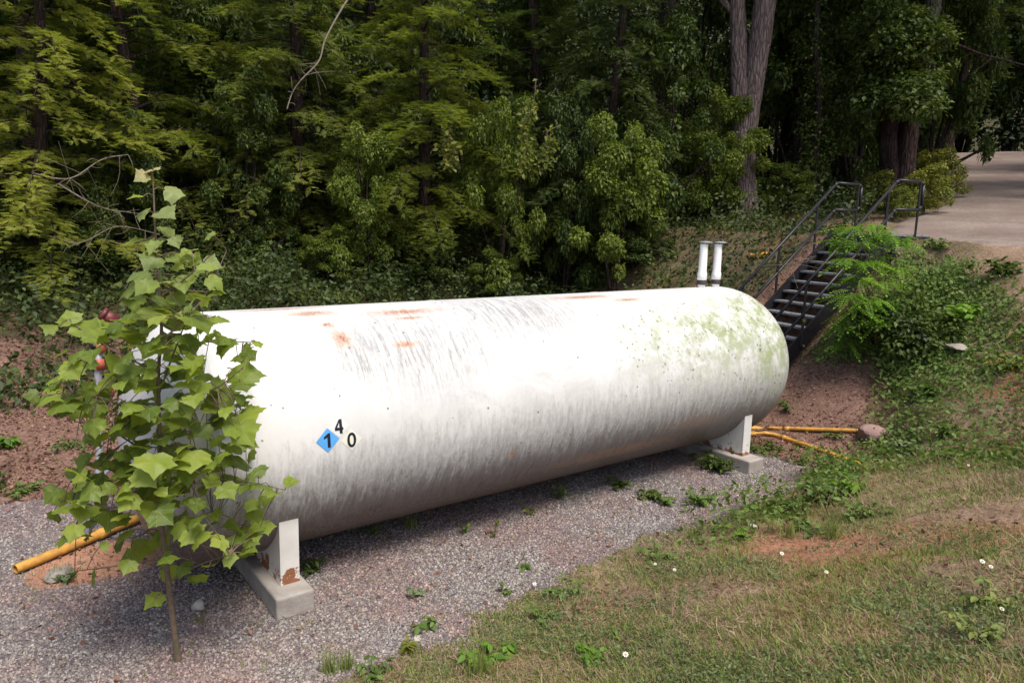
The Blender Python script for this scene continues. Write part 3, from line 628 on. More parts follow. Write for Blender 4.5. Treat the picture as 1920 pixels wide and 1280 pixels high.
a_ = gnd(30, 1080); a_[2] += .05; b_ = gnd(255, 985); b_[2] += .06; mid = (a_+b_)/2
pipe('yellow_pipe', [a_, mid, b_, b_+(b_-a_)*.35], .042, 'yellow pipe with an open end lying on red clay by the sapling')
a_ = gnd(1625, 880); a_[2] += .03; b_ = TS(7.9, .1, .1); q_ = gnd(1500, 838); q_[2] += .05
pipe('yellow_pipe', [a_, q_, gnd(1420, 818)+np.array([0, 0, .05]), b_], .034, 'yellow pipe running diagonally out from the far saddle to the grass')
a_ = gnd(1618, 812); a_[2] += .03; q_ = gnd(1500, 812); q_[2] += .05
pipe('yellow_pipe', [a_, q_, gnd(1430, 808)+np.array([0, 0, .05]), TS(8.5, -.6, .12)], .03, 'rust spotted yellow pipe ending at the pinkish rock')
a_ = gnd(1672, 572)+np.array([0, 0, .04]); b_ = gnd(1702, 576)+np.array([0, 0, .06]); pipe('orange_pipe', [a_, (a_+b_)/2, b_], .045, 'short orange pipe end poking from weeds beside the locust shrub')
a_ = gnd(1408, 486)+np.array([0, 0, .05]); b_ = gnd(1440, 483)+np.array([0, 0, .06]); pipe('orange_pipe', [a_, (a_+b_)/2, b_], .05, 'short orange pipe on the slope left of the stair rail')

# valve assembly left of the near head
vb = TS(.72, -1.28, 0); va = empty('valve_assembly', vb, 'pipework with red and orange valves beside the left tank end', 'valve assembly')
def VP(px, py, D=8.05): return at_d(px, py, D)
MB().tube([vb-up3*.1, VP(187, 870), VP(186, 760), VP(184, 700), VP(186, 640)], .035, 12).build('riser_pipe', M['galv'], va, True)
MB().tube([VP(178, 905), VP(205, 880), VP(232, 850), VP(236, 760), VP(250, 660)], .022, 10).build('side_pipe', M['galv'], va, True)
el = MB().tube([VP(186, 640), VP(186, 615), VP(196, 592)], .04, 12); el.tube([VP(193, 589), VP(219, 603)], .06, 16).tube([VP(190, 587), VP(197, 591)], .07, 16); el.build('red_outlet', M['red_steel'], va, True)
MB().tube([VP(180, 642), VP(192, 660)], .055, 12).build('orange_coupling', M['orange'], va, True)
MB().tube([VP(186, 672), VP(187, 692)], .06, 12).tube([VP(184, 680), VP(196, 684)], .045, 10).build('valve_body', M['orange'], va, True)
MB().tube([VP(176, 640), VP(181, 652)], .05, 12).build('hose_fitting', M['blackp'], va, True)
MB().tube([VP(196, 676), VP(216, 672)], .045, 12).build('hose_fitting', M['blackp'], va, True)
MB().tube([VP(244, 632), VP(252, 652)], .045, 12).build('yellow_fitting', M['yellow'], va, True)
def wheel(c, nrm, r):
    c = np.array(c); nrm = np.array(nrm)/np.linalg.norm(nrm); A = np.cross(nrm, up3); A /= np.linalg.norm(A); B = np.cross(nrm, A)
    mb = MB(); P_ = [c+A*r*math.cos(q)+B*r*math.sin(q) for q in np.linspace(0, 2*math.pi, 21)]; mb.tube(P_, .013, 8, False)
    for q in range(3): mb.tube([c-A*r*math.cos(q*1.05)-B*r*math.sin(q*1.05), c+A*r*math.cos(q*1.05)+B*r*math.sin(q*1.05)], .009, 6)
    mb.tube([c-nrm*.1, c+nrm*.02], .016, 8); mb.build('handwheel', M['red'], va, True)
wheel(VP(194, 738, 7.9), (.2, -1, .4), .075); wheel(VP(211, 905, 7.9), (.3, -1, .4), .06)
MB().tube([VP(186, 735), VP(186, 770)], .055, 12).build('valve_body', M['galv'], va, True)
MB().tube([VP(188, 895), VP(190, 915)], .055, 12).tube([VP(200, 898), VP(222, 902)], .04, 10).build('valve_body', M['galv'], va, True)
# rocks
def rock(c, r, seed, matr, label, sq=(1, 1, .7), name='rock', cat='rock', group=None):
    bm_ = bpy.data.meshes.new(name); import bmesh
    b = bmesh.new(); bmesh.ops.create_icosphere(b, subdivisions=3, radius=1)
    rg = np.random.default_rng(seed); pl = [(np.array(q)/np.linalg.norm(q), .62+.3*rg.random()) for q in rg.normal(size=(9, 3))]
    for v_ in b.verts:
        p = np.array(v_.co); 
        for nn, dd in pl:
            k_ = p@nn
            if k_ > dd: p = p-nn*(k_-dd)*.85
        p *= 1+.05*(rg.random()-.5); v_.co = Vector((p[0]*r*sq[0], p[1]*r*sq[1], p[2]*r*sq[2]))
    b.to_mesh(bm_); b.free(); o = linkmesh(name, bm_, matr); o.location = Vector((c[0], c[1], c[2]+r*sq[2]*.45)); o.rotation_euler = (0, 0, seed)
    return tag(o, label, cat, group)
M['rock_pink'] = flatmat('pinkish_stone', (.30, .19, .17), .9, .25, 6, .7); M['rock_pale'] = flatmat('pale_stone', (.46, .41, .37), .9, .3, 9, .7); M['rock_grey'] = flatmat('grey_stone', (.30, .27, .23), .9, .35, 8, .7)
rock(gnd(1634, 822), .19, 3, M['rock_pink'], 'angular pinkish rock at the end of the yellow pipe', (1.15, 1, .75))
rock(gnd(372, 1142), .062, 5, M['rock_pale'], 'fist sized pale stone on the gravel right of the sapling stem', (1, .9, .9))
rock(gnd(112, 1082), .11, 8, M['rock_grey'], 'flat grey stone beside the yellow pipe on the left', (1.3, 1, .5))
rock(gnd(1562, 902), .05, 9, M['rock_grey'], 'small brown stone at the gravel edge', (1, 1, .7))
rock(gnd(1410, 990), .05, 12, M['rock_pale'], 'small white stone in weeds at the right gravel edge', (1.2, .9, .6))
rock(gnd(1790, 655), .16, 14, M['rock_grey'], 'pale flat rock among weeds on the right bank', (1.6, 1, .35))

# ------------------------------------------------------------------ sycamore sapling
out = [(0,0),(.10,-.07),(.24,-.06),(.34,0),(.52,.07),(.49,.19),(.50,.30),(.64,.46),(.50,.49),(.43,.58),(.36,.60),(.30,.66),(.24,.72),(.13,.80),(0,.98)]
ol = out + [(-x_, y_) for x_, y_ in out[1:-1]][::-1]
def syc(c1, c2, c3):
    inner = [(x_*.5, .3+(y_-.3)*.5) for x_, y_ in ol]; P_ = ol+inner+[(0, .3)]
    V = []
    for x_, y_ in P_:
        z = -c1*x_*x_ - c2*(y_-.3)*abs(y_-.3) + c3*x_*(y_-.2) + .05*abs(x_)*(abs(x_) > .02) + .03*math.sin(x_*14+y_*9)
        V.append((x_, y_, z))
    n_ = len(ol); f = []
    for q in range(n_):
        q2 = (q+1) % n_; f += [(q, q2, n_+q2), (q, n_+q2, n_+q), (n_+q, n_+q2, 2*n_)]
    return np.array(V), np.array(f), np.array(P_)
SYC = [syc(.5, .3, .1), syc(.9, .1, -.2), syc(.2, .7, .25), syc(-.4, .5, .1)]
m, n = mat('sycamore_leaf'); g = n.n('NewGeometry'); rnd = g.outputs['Random Per Island']; uv = n.n('UVMap').outputs[0]; s_ = n.n('SeparateXYZ'); n.link(uv, s_.inputs[0])
an_ = n.m('ABSOLUTE', n.m('ARCTAN2', s_.outputs[0], n.m('ADD', s_.outputs[1], .0)))
vd = n.m('MINIMUM', n.m('MINIMUM', an_, n.m('ABSOLUTE', n.m('SUBTRACT', an_, .62))), n.m('ABSOLUTE', n.m('SUBTRACT', an_, 1.12)))
ln_ = n.n('VectorMath', operation='LENGTH'); n.link(uv, ln_.inputs[0]); vein = n.mr(n.m('MULTIPLY', vd, ln_.outputs[1]), .004, .016, .5, 0)
zz_ = n.n('SeparateXYZ'); n.link(g.outputs['Position'], zz_.inputs[0])
f = n.m('ADD', n.m('MULTIPLY', rnd, .55), n.m('MULTIPLY', n.noise(g.outputs['Position'], 9, 3), .3))
c = n.ramp(f, [(.1, (.085, .13, .018)), (.4, (.16, .22, .03)), (.65, (.24, .31, .045)), (.85, (.36, .39, .07))])
c = n.mix(n.mr(zz_.outputs[2], 2.3, 3.1, 0, .55), c, (.30, .36, .17))      # leaves turn paler towards the tip
c = n.mix(n.mr(zz_.outputs[2], 3.2, 3.35, 0, .6), c, (.55, .42, .25))
c = n.mix(vein, c, (.26, .32, .12)); b = n.pbr(c, .45, n.bump(n.noise(n.map(uv, (9, 9, 9)), 3, 3), .2, .01), spec=.4)
tr = n.n('BsdfTranslucent'); n.link(n.mix(1., c, (1.7, 1.6, .5), 'MULTIPLY'), tr.inputs[0]); mx = n.n('MixShader'); mx.inputs[0].default_value = .45
n.t.links.new(b.outputs[0], mx.inputs[1]); n.t.links.new(tr.outputs[0], mx.inputs[2]); n.out(mx); M['syc'] = m
SB = gnd(335, 1240); SD = math.hypot(SB[0], SB[1]); pr = random.Random(5)
def sp(px, py, dd=0.): return at_d(px, py, SD+dd)
sap = empty('sycamore_sapling', SB, 'young leafy sycamore sapling growing from the gravel before the tank', 'sapling')
sp_px = [(335, 1243), (324, 1160), (312, 1060), (303, 980), (300, 900), (299, 800), (297, 700), (303, 610), (297, 520), (291, 430), (288, 360), (286, 318)]
stem = spline([sp(a_, b_) for a_, b_ in sp_px], 60); stem[0] = SB-up3*.05
mb = MB(); mb.add(*tube_arr(stem, np.interp(np.linspace(0, 1, 60), [0, .05, .3, .7, 1], [.03, .022, .016, .009, .003]), 10))
BR = [((299,700),(200,650),(130,600),.3), ((299,790),(170,740),(70,742),-.3), ((303,640),(380,560),(425,470),.2), ((303,650),(400,640),(478,642),.15), ((299,770),(400,730),(455,690),-.3),
      ((300,870),(215,810),(140,790),.25), ((304,915),(430,900),(535,918),-.15), ((306,950),(200,950),(110,935),.1), ((312,1030),(390,960),(455,985),.3), ((312,1045),(220,1060),(140,1070),-.25),
      ((318,1090),(370,1060),(430,1040),-.35), ((322,1130),(305,1120),(288,1122),0), ((297,560),(350,520),(398,475),-.2), ((297,545),(350,545),(400,548),.1), ((303,610),(265,560),(235,540),.25), ((299,820),(380,800),(450,770),.35), ((303,940),(270,1000),(200,1010),.4),((305,980),(380,1000),(410,1050),.2), ((292,440),(275,450),(250,455),.1), ((299,735),(330,650),(350,600),-.3)]
bms = []; bpts = []; bown = []
for a_, b_, c_, dd in BR:
    P_ = spline([sp(*a_), sp(*b_, dd*.6), sp(*c_, dd)], 12); bm_ = MB(); bm_.add(*tube_arr(P_, np.linspace(.008, .003, 12), 6)); bpts += list(P_[3:]); bown += [len(bms)]*9; bms.append(bm_)
bpts += list(stem[12:]); bown += [-1]*48; bpts = np.array(bpts)
LV = [(286,318,30,0),(267,332,36,0),(324,360,58,.05),(255,370,52,-.05),(268,400,50,.0),(308,402,56,-.05),(312,432,58,.1),(246,455,52,.05),(284,470,52,-.05),(392,442,48,.1),(322,484,46,0),(352,478,64,.05),(395,497,62,.1),(402,530,66,.0),(246,538,76,.1),(345,530,58,-.1),(330,560,62,.1),(385,560,62,-.1),(290,575,60,0),(365,600,80,.05),(395,600,60,-.15),
      (130,597,56,.3),(95,612,66,.3),(165,615,74,.25),(115,662,66,.3),(200,610,70,.2),(240,620,70,.1),(482,642,50,.15),(460,660,40,.1),(418,640,62,.1),(85,748,58,-.3),(62,742,36,-.3),(130,745,66,-.25),(180,770,50,-.2),(545,905,46,-.15),(512,925,62,-.15),(500,985,48,-.1),(455,700,72,-.2),(460,745,60,.2),(240,700,76,-.1),(275,690,66,.1),(345,650,80,-.05),(345,700,70,.1),(410,780,66,.3),(470,850,50,.3),(112,935,74,.1),(150,930,60,.1),(175,1080,56,-.2),(240,1060,60,-.2),(345,1065,66,-.15),(395,1060,56,-.3),(430,1045,60,-.3),(290,1122,56,0),(360,1085,50,.2),(420,1010,70,.2),(455,990,56,.3)]
row = [(420,275,320),(480,245,400),(540,240,420),(590,240,410),(620,180,440),(650,150,480),(700,110,470),(740,90,480),(790,140,470),(850,160,470),(900,110,500),(940,90,545),(1000,120,490),(1040,140,465),(1070,160,410)]
while len(LV) < 500:
    y_ = pr.triangular(420, 1090, 880); k_ = np.interp(y_, [r[0] for r in row], [r[1] for r in row]); k2_ = np.interp(y_, [r[0] for r in row], [r[2] for r in row])
    LV.append((pr.uniform(k_, k2_), y_, pr.uniform(38, 70), pr.uniform(-.42, .42)))
rs = np.random.default_rng(4); Vs = []; Fs = []; Us = []; nb = 0
for (a_, b_, sz, dd) in LV:
    p = sp(a_, b_, dd); L = sz/(F_PX)*SD*.92*.585*(.7+.6*rs.random())
    qi = int(np.argmin(((bpts-p)**2).sum(1))); q = bpts[qi]; out_d = p-q; out_d[2] -= .2*np.linalg.norm(out_d)
    hd = out_d/(np.linalg.norm(out_d)+1e-6) + rs.normal(size=3)*.45 + np.array([0, 0, -.25]) + Xv*(1 if a_ > 300 else -1)*.4
    nr = np.array([0, 0, 1.]) + np.array([0, -.75, 0])*rs.random() + rs.normal(size=3)*.42
    Rm = frames(rs, nr[None], hd[None])[0]; tv, tf, tu = SYC[rs.integers(4)]
    P0_ = p - Rm[:, 1]*L*.35; wv = 1+.25*rs.random(); vv = (Rm @ (tv*np.array([wv, 1, 1])*L).T).T + P0_
    Vs.append(vv); Fs.append(tf+nb); Us.append(tu); nb += len(tv)
    (mb if bown[qi] < 0 else bms[bown[qi]]).add(*tube_arr(spline([q, (q+P0_)/2+np.array([0, 0, .02]), P0_], 6), .0028, 5))
mb.build('stem', M['stem_red'], sap, True)
for bm_ in bms: bm_.build('branch', M['stem_red'], sap, True)
linkmesh('foliage', npmesh('foliage', np.concatenate(Vs), np.concatenate(Fs), np.concatenate(Us), True), M['syc'], sap, world=True)

# ------------------------------------------------------------------ trees
def trunk_mesh(P, r, seed, n=18, wobble=.12):
    rg = np.random.default_rng(seed); m_ = len(P); w_ = 1+wobble*(rg.random((m_, n))-.5)
    w_ = (w_+np.roll(w_, 1, 0)+np.roll(w_, 1, 1))/3*1.0
    return tube_arr(P, r, n, w_)
def hemlock_meshes(seed, h=12., z0=1.0, nb=58, Lmax=3.6):
    rg = np.random.default_rng(seed); mbT = MB(); P = spline([(0, 0, -.4), (.06, .04, h*.35), (-.05, .08, h*.7), (0, 0, h)], 24)
    mbT.add(*trunk_mesh(P, np.linspace(.2, .02, 24), seed, 12)); pos = []; hd = []; nr = []; sc = []; tw = MB()
    for b in range(nb):
        zf = (b+rg.random())/nb; z = z0+(h-z0-.4)*zf**1.15; L = Lmax*(1-.8*zf)*(.65+.5*rg.random()); az = b*2.399+rg.normal()*.25
        d = np.array([math.cos(az), math.sin(az), 0]); o = np.array([0, 0, z]); k = np.linspace(0, 1, 9)
        up = .15+.45*rg.random(); P = o + d*(k*L)[:, None] + np.array([0, 0, 1])*(up*L*k - (.45+.45*rg.random())*L*k**2)[:, None]
        P += np.cumsum(rg.normal(size=P.shape)*.03*L/3, 0)
        mbT.add(*tube_arr(P, np.linspace(.035*L/3+.008, .005, 9), 5))
        n2 = int(L/.16)
        for i in range(n2):
            f = .12+.88*(i+.5)/n2; kk = f*8; i0 = min(int(kk), 7); p = P[i0]*(1-(kk-i0))+P[i0+1]*(kk-i0)
            ax = P[min(i0+1, 8)]-P[i0]; ax /= np.linalg.norm(ax); sd = np.cross(ax, [0, 0, 1]); sd /= np.linalg.norm(sd)
            for sg in (-1, 1):
                if rg.random() < .2: continue
                l2 = (.25+.38*L*.33)*(1-.55*f)*(.6+.7*rg.random())+.1
                dd = ax*.75+sd*sg*.75+np.array([0, 0, -.12-.2*rg.random()]); dd /= np.linalg.norm(dd)
                ns = max(2, int(l2/.10))
                for j in range(ns):
                    g = (j+.3)/ns; q = p+dd*l2*g+np.array([0, 0, -.18*l2*g*g])
                    for s2 in (-1, 1):
                        a = dd*.8+np.cross(dd, [0, 0, 1])*s2*.6+np.array([0, 0, -.15]); pos.append(q); hd.append(a+rg.normal(size=3)*.22); nr.append(np.array([0, 0, 1])+rg.normal(size=3)*.4); sc.append((.12+.17*rg.random())*(1-.25*g))
                pos.append(p+dd*l2*.9); hd.append(dd); nr.append(np.array([0, 0, 1.])); sc.append(.26)
        # feathery tip
        pos.append(P[-1]); hd.append(P[-1]-P[-2]); nr.append(np.array([0, 0, 1.])); sc.append(.35)
    pos, hd, nr, sc = map(np.array, (pos, hd, nr, sc)); fm = scatter('needles', *HEM, pos, frames(rg, nr, hd), sc)
    tm = bpy.data.meshes.new('trunk'); tm.from_pydata(mbT.v, [], mbT.f); tm.polygons.foreach_set('use_smooth', np.ones(len(tm.polygons), bool)); tm.update()
    return tm, fm
HM = [hemlock_meshes(1, 12, .5, 84, 3.4), hemlock_meshes(2, 13, 1.0, 84, 3.8), hemlock_meshes(7, 11, .3, 84, 3.2), hemlock_meshes(8, 12, 5.2, 46, 3.8)]
HM += [(a.copy(), b.copy()) for a, b in HM]
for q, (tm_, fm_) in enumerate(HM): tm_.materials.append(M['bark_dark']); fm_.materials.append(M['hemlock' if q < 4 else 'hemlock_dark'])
M['hemlock_bright'] = leafmat('bright_hemlock_needles', [(0, (.12, .15, .03)), (.4, (.25, .28, .05)), (.75, (.4, .4, .08)), (1, (.52, .48, .13))], .45, .7, .6, .2)
HB = HM[0][1].copy(); HB.materials.clear(); HB.materials.append(M['hemlock_bright'])
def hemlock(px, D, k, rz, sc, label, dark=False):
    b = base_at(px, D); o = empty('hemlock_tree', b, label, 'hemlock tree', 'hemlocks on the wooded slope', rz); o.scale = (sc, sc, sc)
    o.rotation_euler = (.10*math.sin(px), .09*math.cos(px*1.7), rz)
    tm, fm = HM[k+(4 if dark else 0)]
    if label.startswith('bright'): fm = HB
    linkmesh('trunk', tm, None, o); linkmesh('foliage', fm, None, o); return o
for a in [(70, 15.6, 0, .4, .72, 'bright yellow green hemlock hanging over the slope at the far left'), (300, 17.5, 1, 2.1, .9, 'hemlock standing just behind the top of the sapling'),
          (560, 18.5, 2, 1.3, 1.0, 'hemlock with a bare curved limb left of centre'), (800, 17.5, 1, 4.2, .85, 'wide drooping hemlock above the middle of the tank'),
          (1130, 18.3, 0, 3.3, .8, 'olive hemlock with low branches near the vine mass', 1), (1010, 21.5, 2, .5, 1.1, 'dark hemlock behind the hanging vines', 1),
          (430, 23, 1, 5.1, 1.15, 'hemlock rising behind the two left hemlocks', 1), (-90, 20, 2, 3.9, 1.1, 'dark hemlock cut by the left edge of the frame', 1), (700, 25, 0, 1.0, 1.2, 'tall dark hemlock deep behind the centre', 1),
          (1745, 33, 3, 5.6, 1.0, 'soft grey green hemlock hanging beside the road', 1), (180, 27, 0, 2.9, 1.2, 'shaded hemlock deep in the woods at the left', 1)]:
    hemlock(*a)

def leafcloud(rg, cl, n, size, tmpl=LEAF2, up=.7, shell=.5):
    c = np.array([q[0] for q in cl], float); r = np.array([q[1] for q in cl], float); w_ = r**2; w_ /= w_.sum(); i = rg.choice(len(r), n, p=w_)
    d = rg.normal(size=(n, 3)); d /= np.linalg.norm(d, axis=1)[:, None]; rr = r[i]*(shell+(1-shell)*rg.random(n)**.6)*(1+.35*(rg.random(n) < .12)*rg.random(n))
    p = c[i]+d*rr[:, None]*np.array([1, 1, .75]); nr = d*.5+np.array([0, 0, up])+rg.normal(size=(n, 3))*.45
    return scatter('foliage', *tmpl, p, frames(rg, nr, d+rg.normal(size=(n, 3))*.8+np.array([0, 0, -.4])), size*(.55+.9*rg.random(n)))
def shrub_mesh(seed, R, h, n, size, nc=34, tmpl=LEAF2, stems=7, rc=(.16, .34)):
    rg = np.random.default_rng(seed); cl = []; mb = MB()
    for i in range(nc):
        a = rg.random()*6.28; zz = rg.random()**.8; rad_ = R*math.sqrt(rg.random())*(1-.55*max(0, zz-.45)/.55)
        cl.append(((math.cos(a)*rad_, math.sin(a)*rad_, h*(.08+.88*zz)), h*0+R*(rc[0]+(rc[1]-rc[0])*rg.random())))
    for i in range(stems):
        c = cl[rg.integers(nc)][0]; mb.add(*tube_arr(spline([(rg.normal()*.06, rg.normal()*.06, -.15), (c[0]*.4+rg.normal()*.1, c[1]*.4, c[2]*.5), c], 9), np.linspace(.02+.012*h, .008, 9), 6))
    tm = bpy.data.meshes.new('stems'); tm.from_pydata(mb.v, [], mb.f); tm.update(); return tm, leafcloud(rg, cl, n, size, tmpl)
def plant(name, cat, base, meshes, leaf, bark, label, group=None, rz=0., sc=(1, 1, 1), pn='stems'):
    o = empty(name, base, label, cat, group, rz); o.scale = sc
    tm, fm = meshes
    if not fm.materials: fm.materials.append(leaf)
    if not tm.materials: tm.materials.append(bark)
    linkmesh(pn, tm, None, o); linkmesh('foliage', fm, None, o); return o

# big trunks: world-space polylines from picture positions at the tree's own distance
def bigtree(name, D, stems, bark, leaf, label, crown_r, crown_z, n, size, seed, ivy=0, flare=True):
    base = base_at(stems[0][0][0], D); root = empty(name, base, label, 'tree'); mb = MB(); rg = np.random.default_rng(seed); tops = []
    for si, st_ in enumerate(stems):
        P = np.array([at_d(a_, b_, D) for a_, b_, _ in st_]); r = [c_/2/F_PX*D for _, _, c_ in st_]
        if si == 0: P[0] = base-up3*.3
        dirn = P[-1]-P[-2]; dirn /= np.linalg.norm(dirn); P = np.vstack([P, P[-1]+dirn*3, P[-1]+dirn*6.5+rg.normal(size=3)*.5]); r = list(r)+[r[-1]*.75, r[-1]*.35]
        K_ = spline(P, 40); R_ = np.interp(np.linspace(0, len(P)-1, 40), np.arange(len(P)), r)
        if si == 0 and flare: R_ *= 1+.35*np.exp(-np.linspace(0, 14, 40))
        mb.add(*trunk_mesh(K_, R_, seed+si, 20, .16)); tops.append(K_[-1])
        for q in range(5):
            i0 = 24+3*q; a_ = rg.random()*6.28; e_ = K_[i0]+np.array([math.cos(a_)*crown_r*.6, math.sin(a_)*crown_r*.6, 1.5+rg.random()]); mb.add(*tube_arr(spline([K_[i0], (K_[i0]+e_)/2+up3*.2, e_], 8), np.linspace(R_[i0]*.5, .02, 8), 7)); tops.append(e_)
    mb.build('trunk', bark, root, True); cl = []
    for q in range(60):
        tp = tops[rg.integers(len(tops))]; cl.append((tp+rg.normal(size=3)*np.array([crown_r, crown_r, 1.2])*.45, .6+.6*rg.random()))
    linkmesh('crown', leafcloud(rg, cl, n, size), leaf, root, world=True)
    if ivy:
        cl = [(K_[i_]+rg.normal(size=3)*.1, .35+.2*rg.random()) for i_ in range(0, 30, 2)]; linkmesh('climbing_ivy', leafcloud(rg, cl, ivy, .09), M['broad'], root, world=True)
    return root
bigtree('forked_tree', 19.5, [[(1395, 415, 38), (1395, 330, 36), (1393, 260, 38), (1388, 170, 32), (1384, 60, 27), (1381, -30, 25)], [(1397, 330, 22), (1403, 240, 32), (1413, 160, 34), (1426, 70, 35), (1438, -30, 35)]], M['bark'], M['broad'], 'tall grey tree whose trunk forks above the tank', 4, 0, 16000, .17, 31)
bigtree('twin_trunk_tree', 21.5, [[(1668, 352, 34), (1668, 290, 29), (1668, 210, 28), (1678, 100, 27), (1688, -30, 25)], [(1693, 352, 33), (1700, 280, 30), (1710, 200, 28), (1733, 100, 26), (1755, -30, 24)]], M['bark_black'], M['broad'], 'dark twin trunk tree beside the top of the stairs', 4.5, 0, 16000, .17, 37, ivy=0)
rg = np.random.default_rng(5); twn = [o_ for o_ in bpy.data.objects if o_.name.startswith('twin_trunk_tree')][0]
cl = [(at_d(1685+rg.normal()*42, rg.uniform(10, 195), 20.6+rg.normal()*.5), .3+.3*rg.random()) for q in range(46)]
linkmesh('lower_boughs', leafcloud(rg, cl, 15000, .12), M['broad'], twn, world=True)
bigtree('slender_tree', 21, [[(1532, 385, 13), (1530, 310, 11), (1536, 200, 10), (1530, 90, 9), (1534, -30, 8)]], M['bark_dark'], M['broad'], 'thin dark tree between the forked tree and the stair rail', 2.5, 0, 9000, .13, 41, ivy=2500, flare=False)
bigtree('leaning_tree', 18, [[(92, 420, 30), (78, 360, 26), (60, 280, 24), (48, 160, 22), (40, -30, 20)]], M['bark_dark'], M['broad'], 'dark leaning trunk at the far left edge of the woods', 3, 0, 12000, .15, 43)
bigtree('woodland_tree', 27, [[(1240, 400, 34), (1245, 250, 30), (1250, 100, 28), (1255, -30, 26)]], M['bark_dark'], M['broad'], 'shaded tree standing behind the vine mass left of the forked tree', 4, 0, 14000, .17, 47, ivy=2500)
bigtree('woodland_tree', 31, [[(1590, 380, 34), (1595, 250, 30), (1600, 100, 28), (1600, -30, 26)]], M['bark_dark'], M['broad'], 'ivy covered trunk in the shade left of the twin trunks', 4.5, 0, 16000, .19, 53, ivy=3500)
bigtree('woodland_tree', 26, [[(530, 380, 14), (528, 300, 12), (524, 150, 11), (520, -30, 10)]], M['bark_dark'], M['broad'], 'thin trunk crossing the lit clearing at left', 3.5, 0, 12000, .16, 59, flare=False)

bigtree('roadside_tree', 24, [[(2090, 400, 40), (2070, 200, 36), (2010, -60, 30)]], M['bark_dark'], M['broad'], 'tall tree just outside the right edge shading the road', 5.5, 0, 20000, .2, 61)
# deciduous understorey: broad shrubs and small trees that make the green wall
SM = [shrub_mesh(100+i, 2.0, 4.2, 15500, .112, 44, stems=9, rc=(.09, .25)) for i in range(3)]
SL = [tuple(q.copy() for q in SM[i]) for i in range(3)]
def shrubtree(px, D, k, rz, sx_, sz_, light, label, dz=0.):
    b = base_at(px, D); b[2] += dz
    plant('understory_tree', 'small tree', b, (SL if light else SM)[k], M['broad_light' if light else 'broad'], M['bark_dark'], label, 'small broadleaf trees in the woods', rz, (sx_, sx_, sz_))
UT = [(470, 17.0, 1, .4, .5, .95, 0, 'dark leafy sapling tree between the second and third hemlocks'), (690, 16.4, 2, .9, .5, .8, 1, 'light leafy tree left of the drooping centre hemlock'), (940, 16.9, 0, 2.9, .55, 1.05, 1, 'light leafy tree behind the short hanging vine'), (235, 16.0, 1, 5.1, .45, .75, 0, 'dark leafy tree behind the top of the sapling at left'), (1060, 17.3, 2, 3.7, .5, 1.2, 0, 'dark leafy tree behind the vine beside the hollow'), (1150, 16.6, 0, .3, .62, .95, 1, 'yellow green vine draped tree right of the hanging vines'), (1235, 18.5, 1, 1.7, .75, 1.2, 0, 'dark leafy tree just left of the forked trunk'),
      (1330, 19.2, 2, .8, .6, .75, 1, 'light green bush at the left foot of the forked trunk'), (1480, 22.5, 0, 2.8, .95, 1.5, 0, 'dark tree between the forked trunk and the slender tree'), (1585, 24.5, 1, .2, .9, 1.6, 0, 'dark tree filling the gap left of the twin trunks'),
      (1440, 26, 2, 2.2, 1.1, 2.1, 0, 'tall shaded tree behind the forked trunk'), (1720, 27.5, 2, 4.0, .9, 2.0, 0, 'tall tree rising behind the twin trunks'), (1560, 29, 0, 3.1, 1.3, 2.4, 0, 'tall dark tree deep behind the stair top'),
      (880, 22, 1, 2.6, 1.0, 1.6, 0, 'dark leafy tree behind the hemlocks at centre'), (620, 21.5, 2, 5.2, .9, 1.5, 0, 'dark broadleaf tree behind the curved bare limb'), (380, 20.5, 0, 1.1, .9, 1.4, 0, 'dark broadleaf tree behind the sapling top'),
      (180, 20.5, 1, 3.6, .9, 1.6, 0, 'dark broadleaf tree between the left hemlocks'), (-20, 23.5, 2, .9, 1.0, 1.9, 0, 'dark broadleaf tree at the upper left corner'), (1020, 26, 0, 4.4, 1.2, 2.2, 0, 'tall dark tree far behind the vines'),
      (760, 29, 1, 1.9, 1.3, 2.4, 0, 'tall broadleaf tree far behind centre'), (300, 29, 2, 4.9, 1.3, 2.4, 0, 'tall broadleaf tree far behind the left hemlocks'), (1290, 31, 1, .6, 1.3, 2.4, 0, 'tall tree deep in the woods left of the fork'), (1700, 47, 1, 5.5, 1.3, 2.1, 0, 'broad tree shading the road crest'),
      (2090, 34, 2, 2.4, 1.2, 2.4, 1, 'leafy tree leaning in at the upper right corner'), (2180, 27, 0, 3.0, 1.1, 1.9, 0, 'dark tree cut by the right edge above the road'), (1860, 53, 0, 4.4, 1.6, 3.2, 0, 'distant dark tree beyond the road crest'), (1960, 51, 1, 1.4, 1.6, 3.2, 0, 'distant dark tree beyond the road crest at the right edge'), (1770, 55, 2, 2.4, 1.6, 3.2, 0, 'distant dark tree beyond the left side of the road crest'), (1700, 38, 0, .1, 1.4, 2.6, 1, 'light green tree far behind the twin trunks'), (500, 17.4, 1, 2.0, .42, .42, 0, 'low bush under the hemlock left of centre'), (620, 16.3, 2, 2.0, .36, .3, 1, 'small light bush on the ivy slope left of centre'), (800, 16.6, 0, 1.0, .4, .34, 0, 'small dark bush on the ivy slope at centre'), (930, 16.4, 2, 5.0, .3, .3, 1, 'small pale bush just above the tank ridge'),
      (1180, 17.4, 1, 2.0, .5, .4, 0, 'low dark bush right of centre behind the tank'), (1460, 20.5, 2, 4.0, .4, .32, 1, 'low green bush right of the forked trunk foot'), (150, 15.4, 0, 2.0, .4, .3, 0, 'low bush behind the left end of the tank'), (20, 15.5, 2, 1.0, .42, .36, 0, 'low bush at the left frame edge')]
for a in UT: shrubtree(*a)
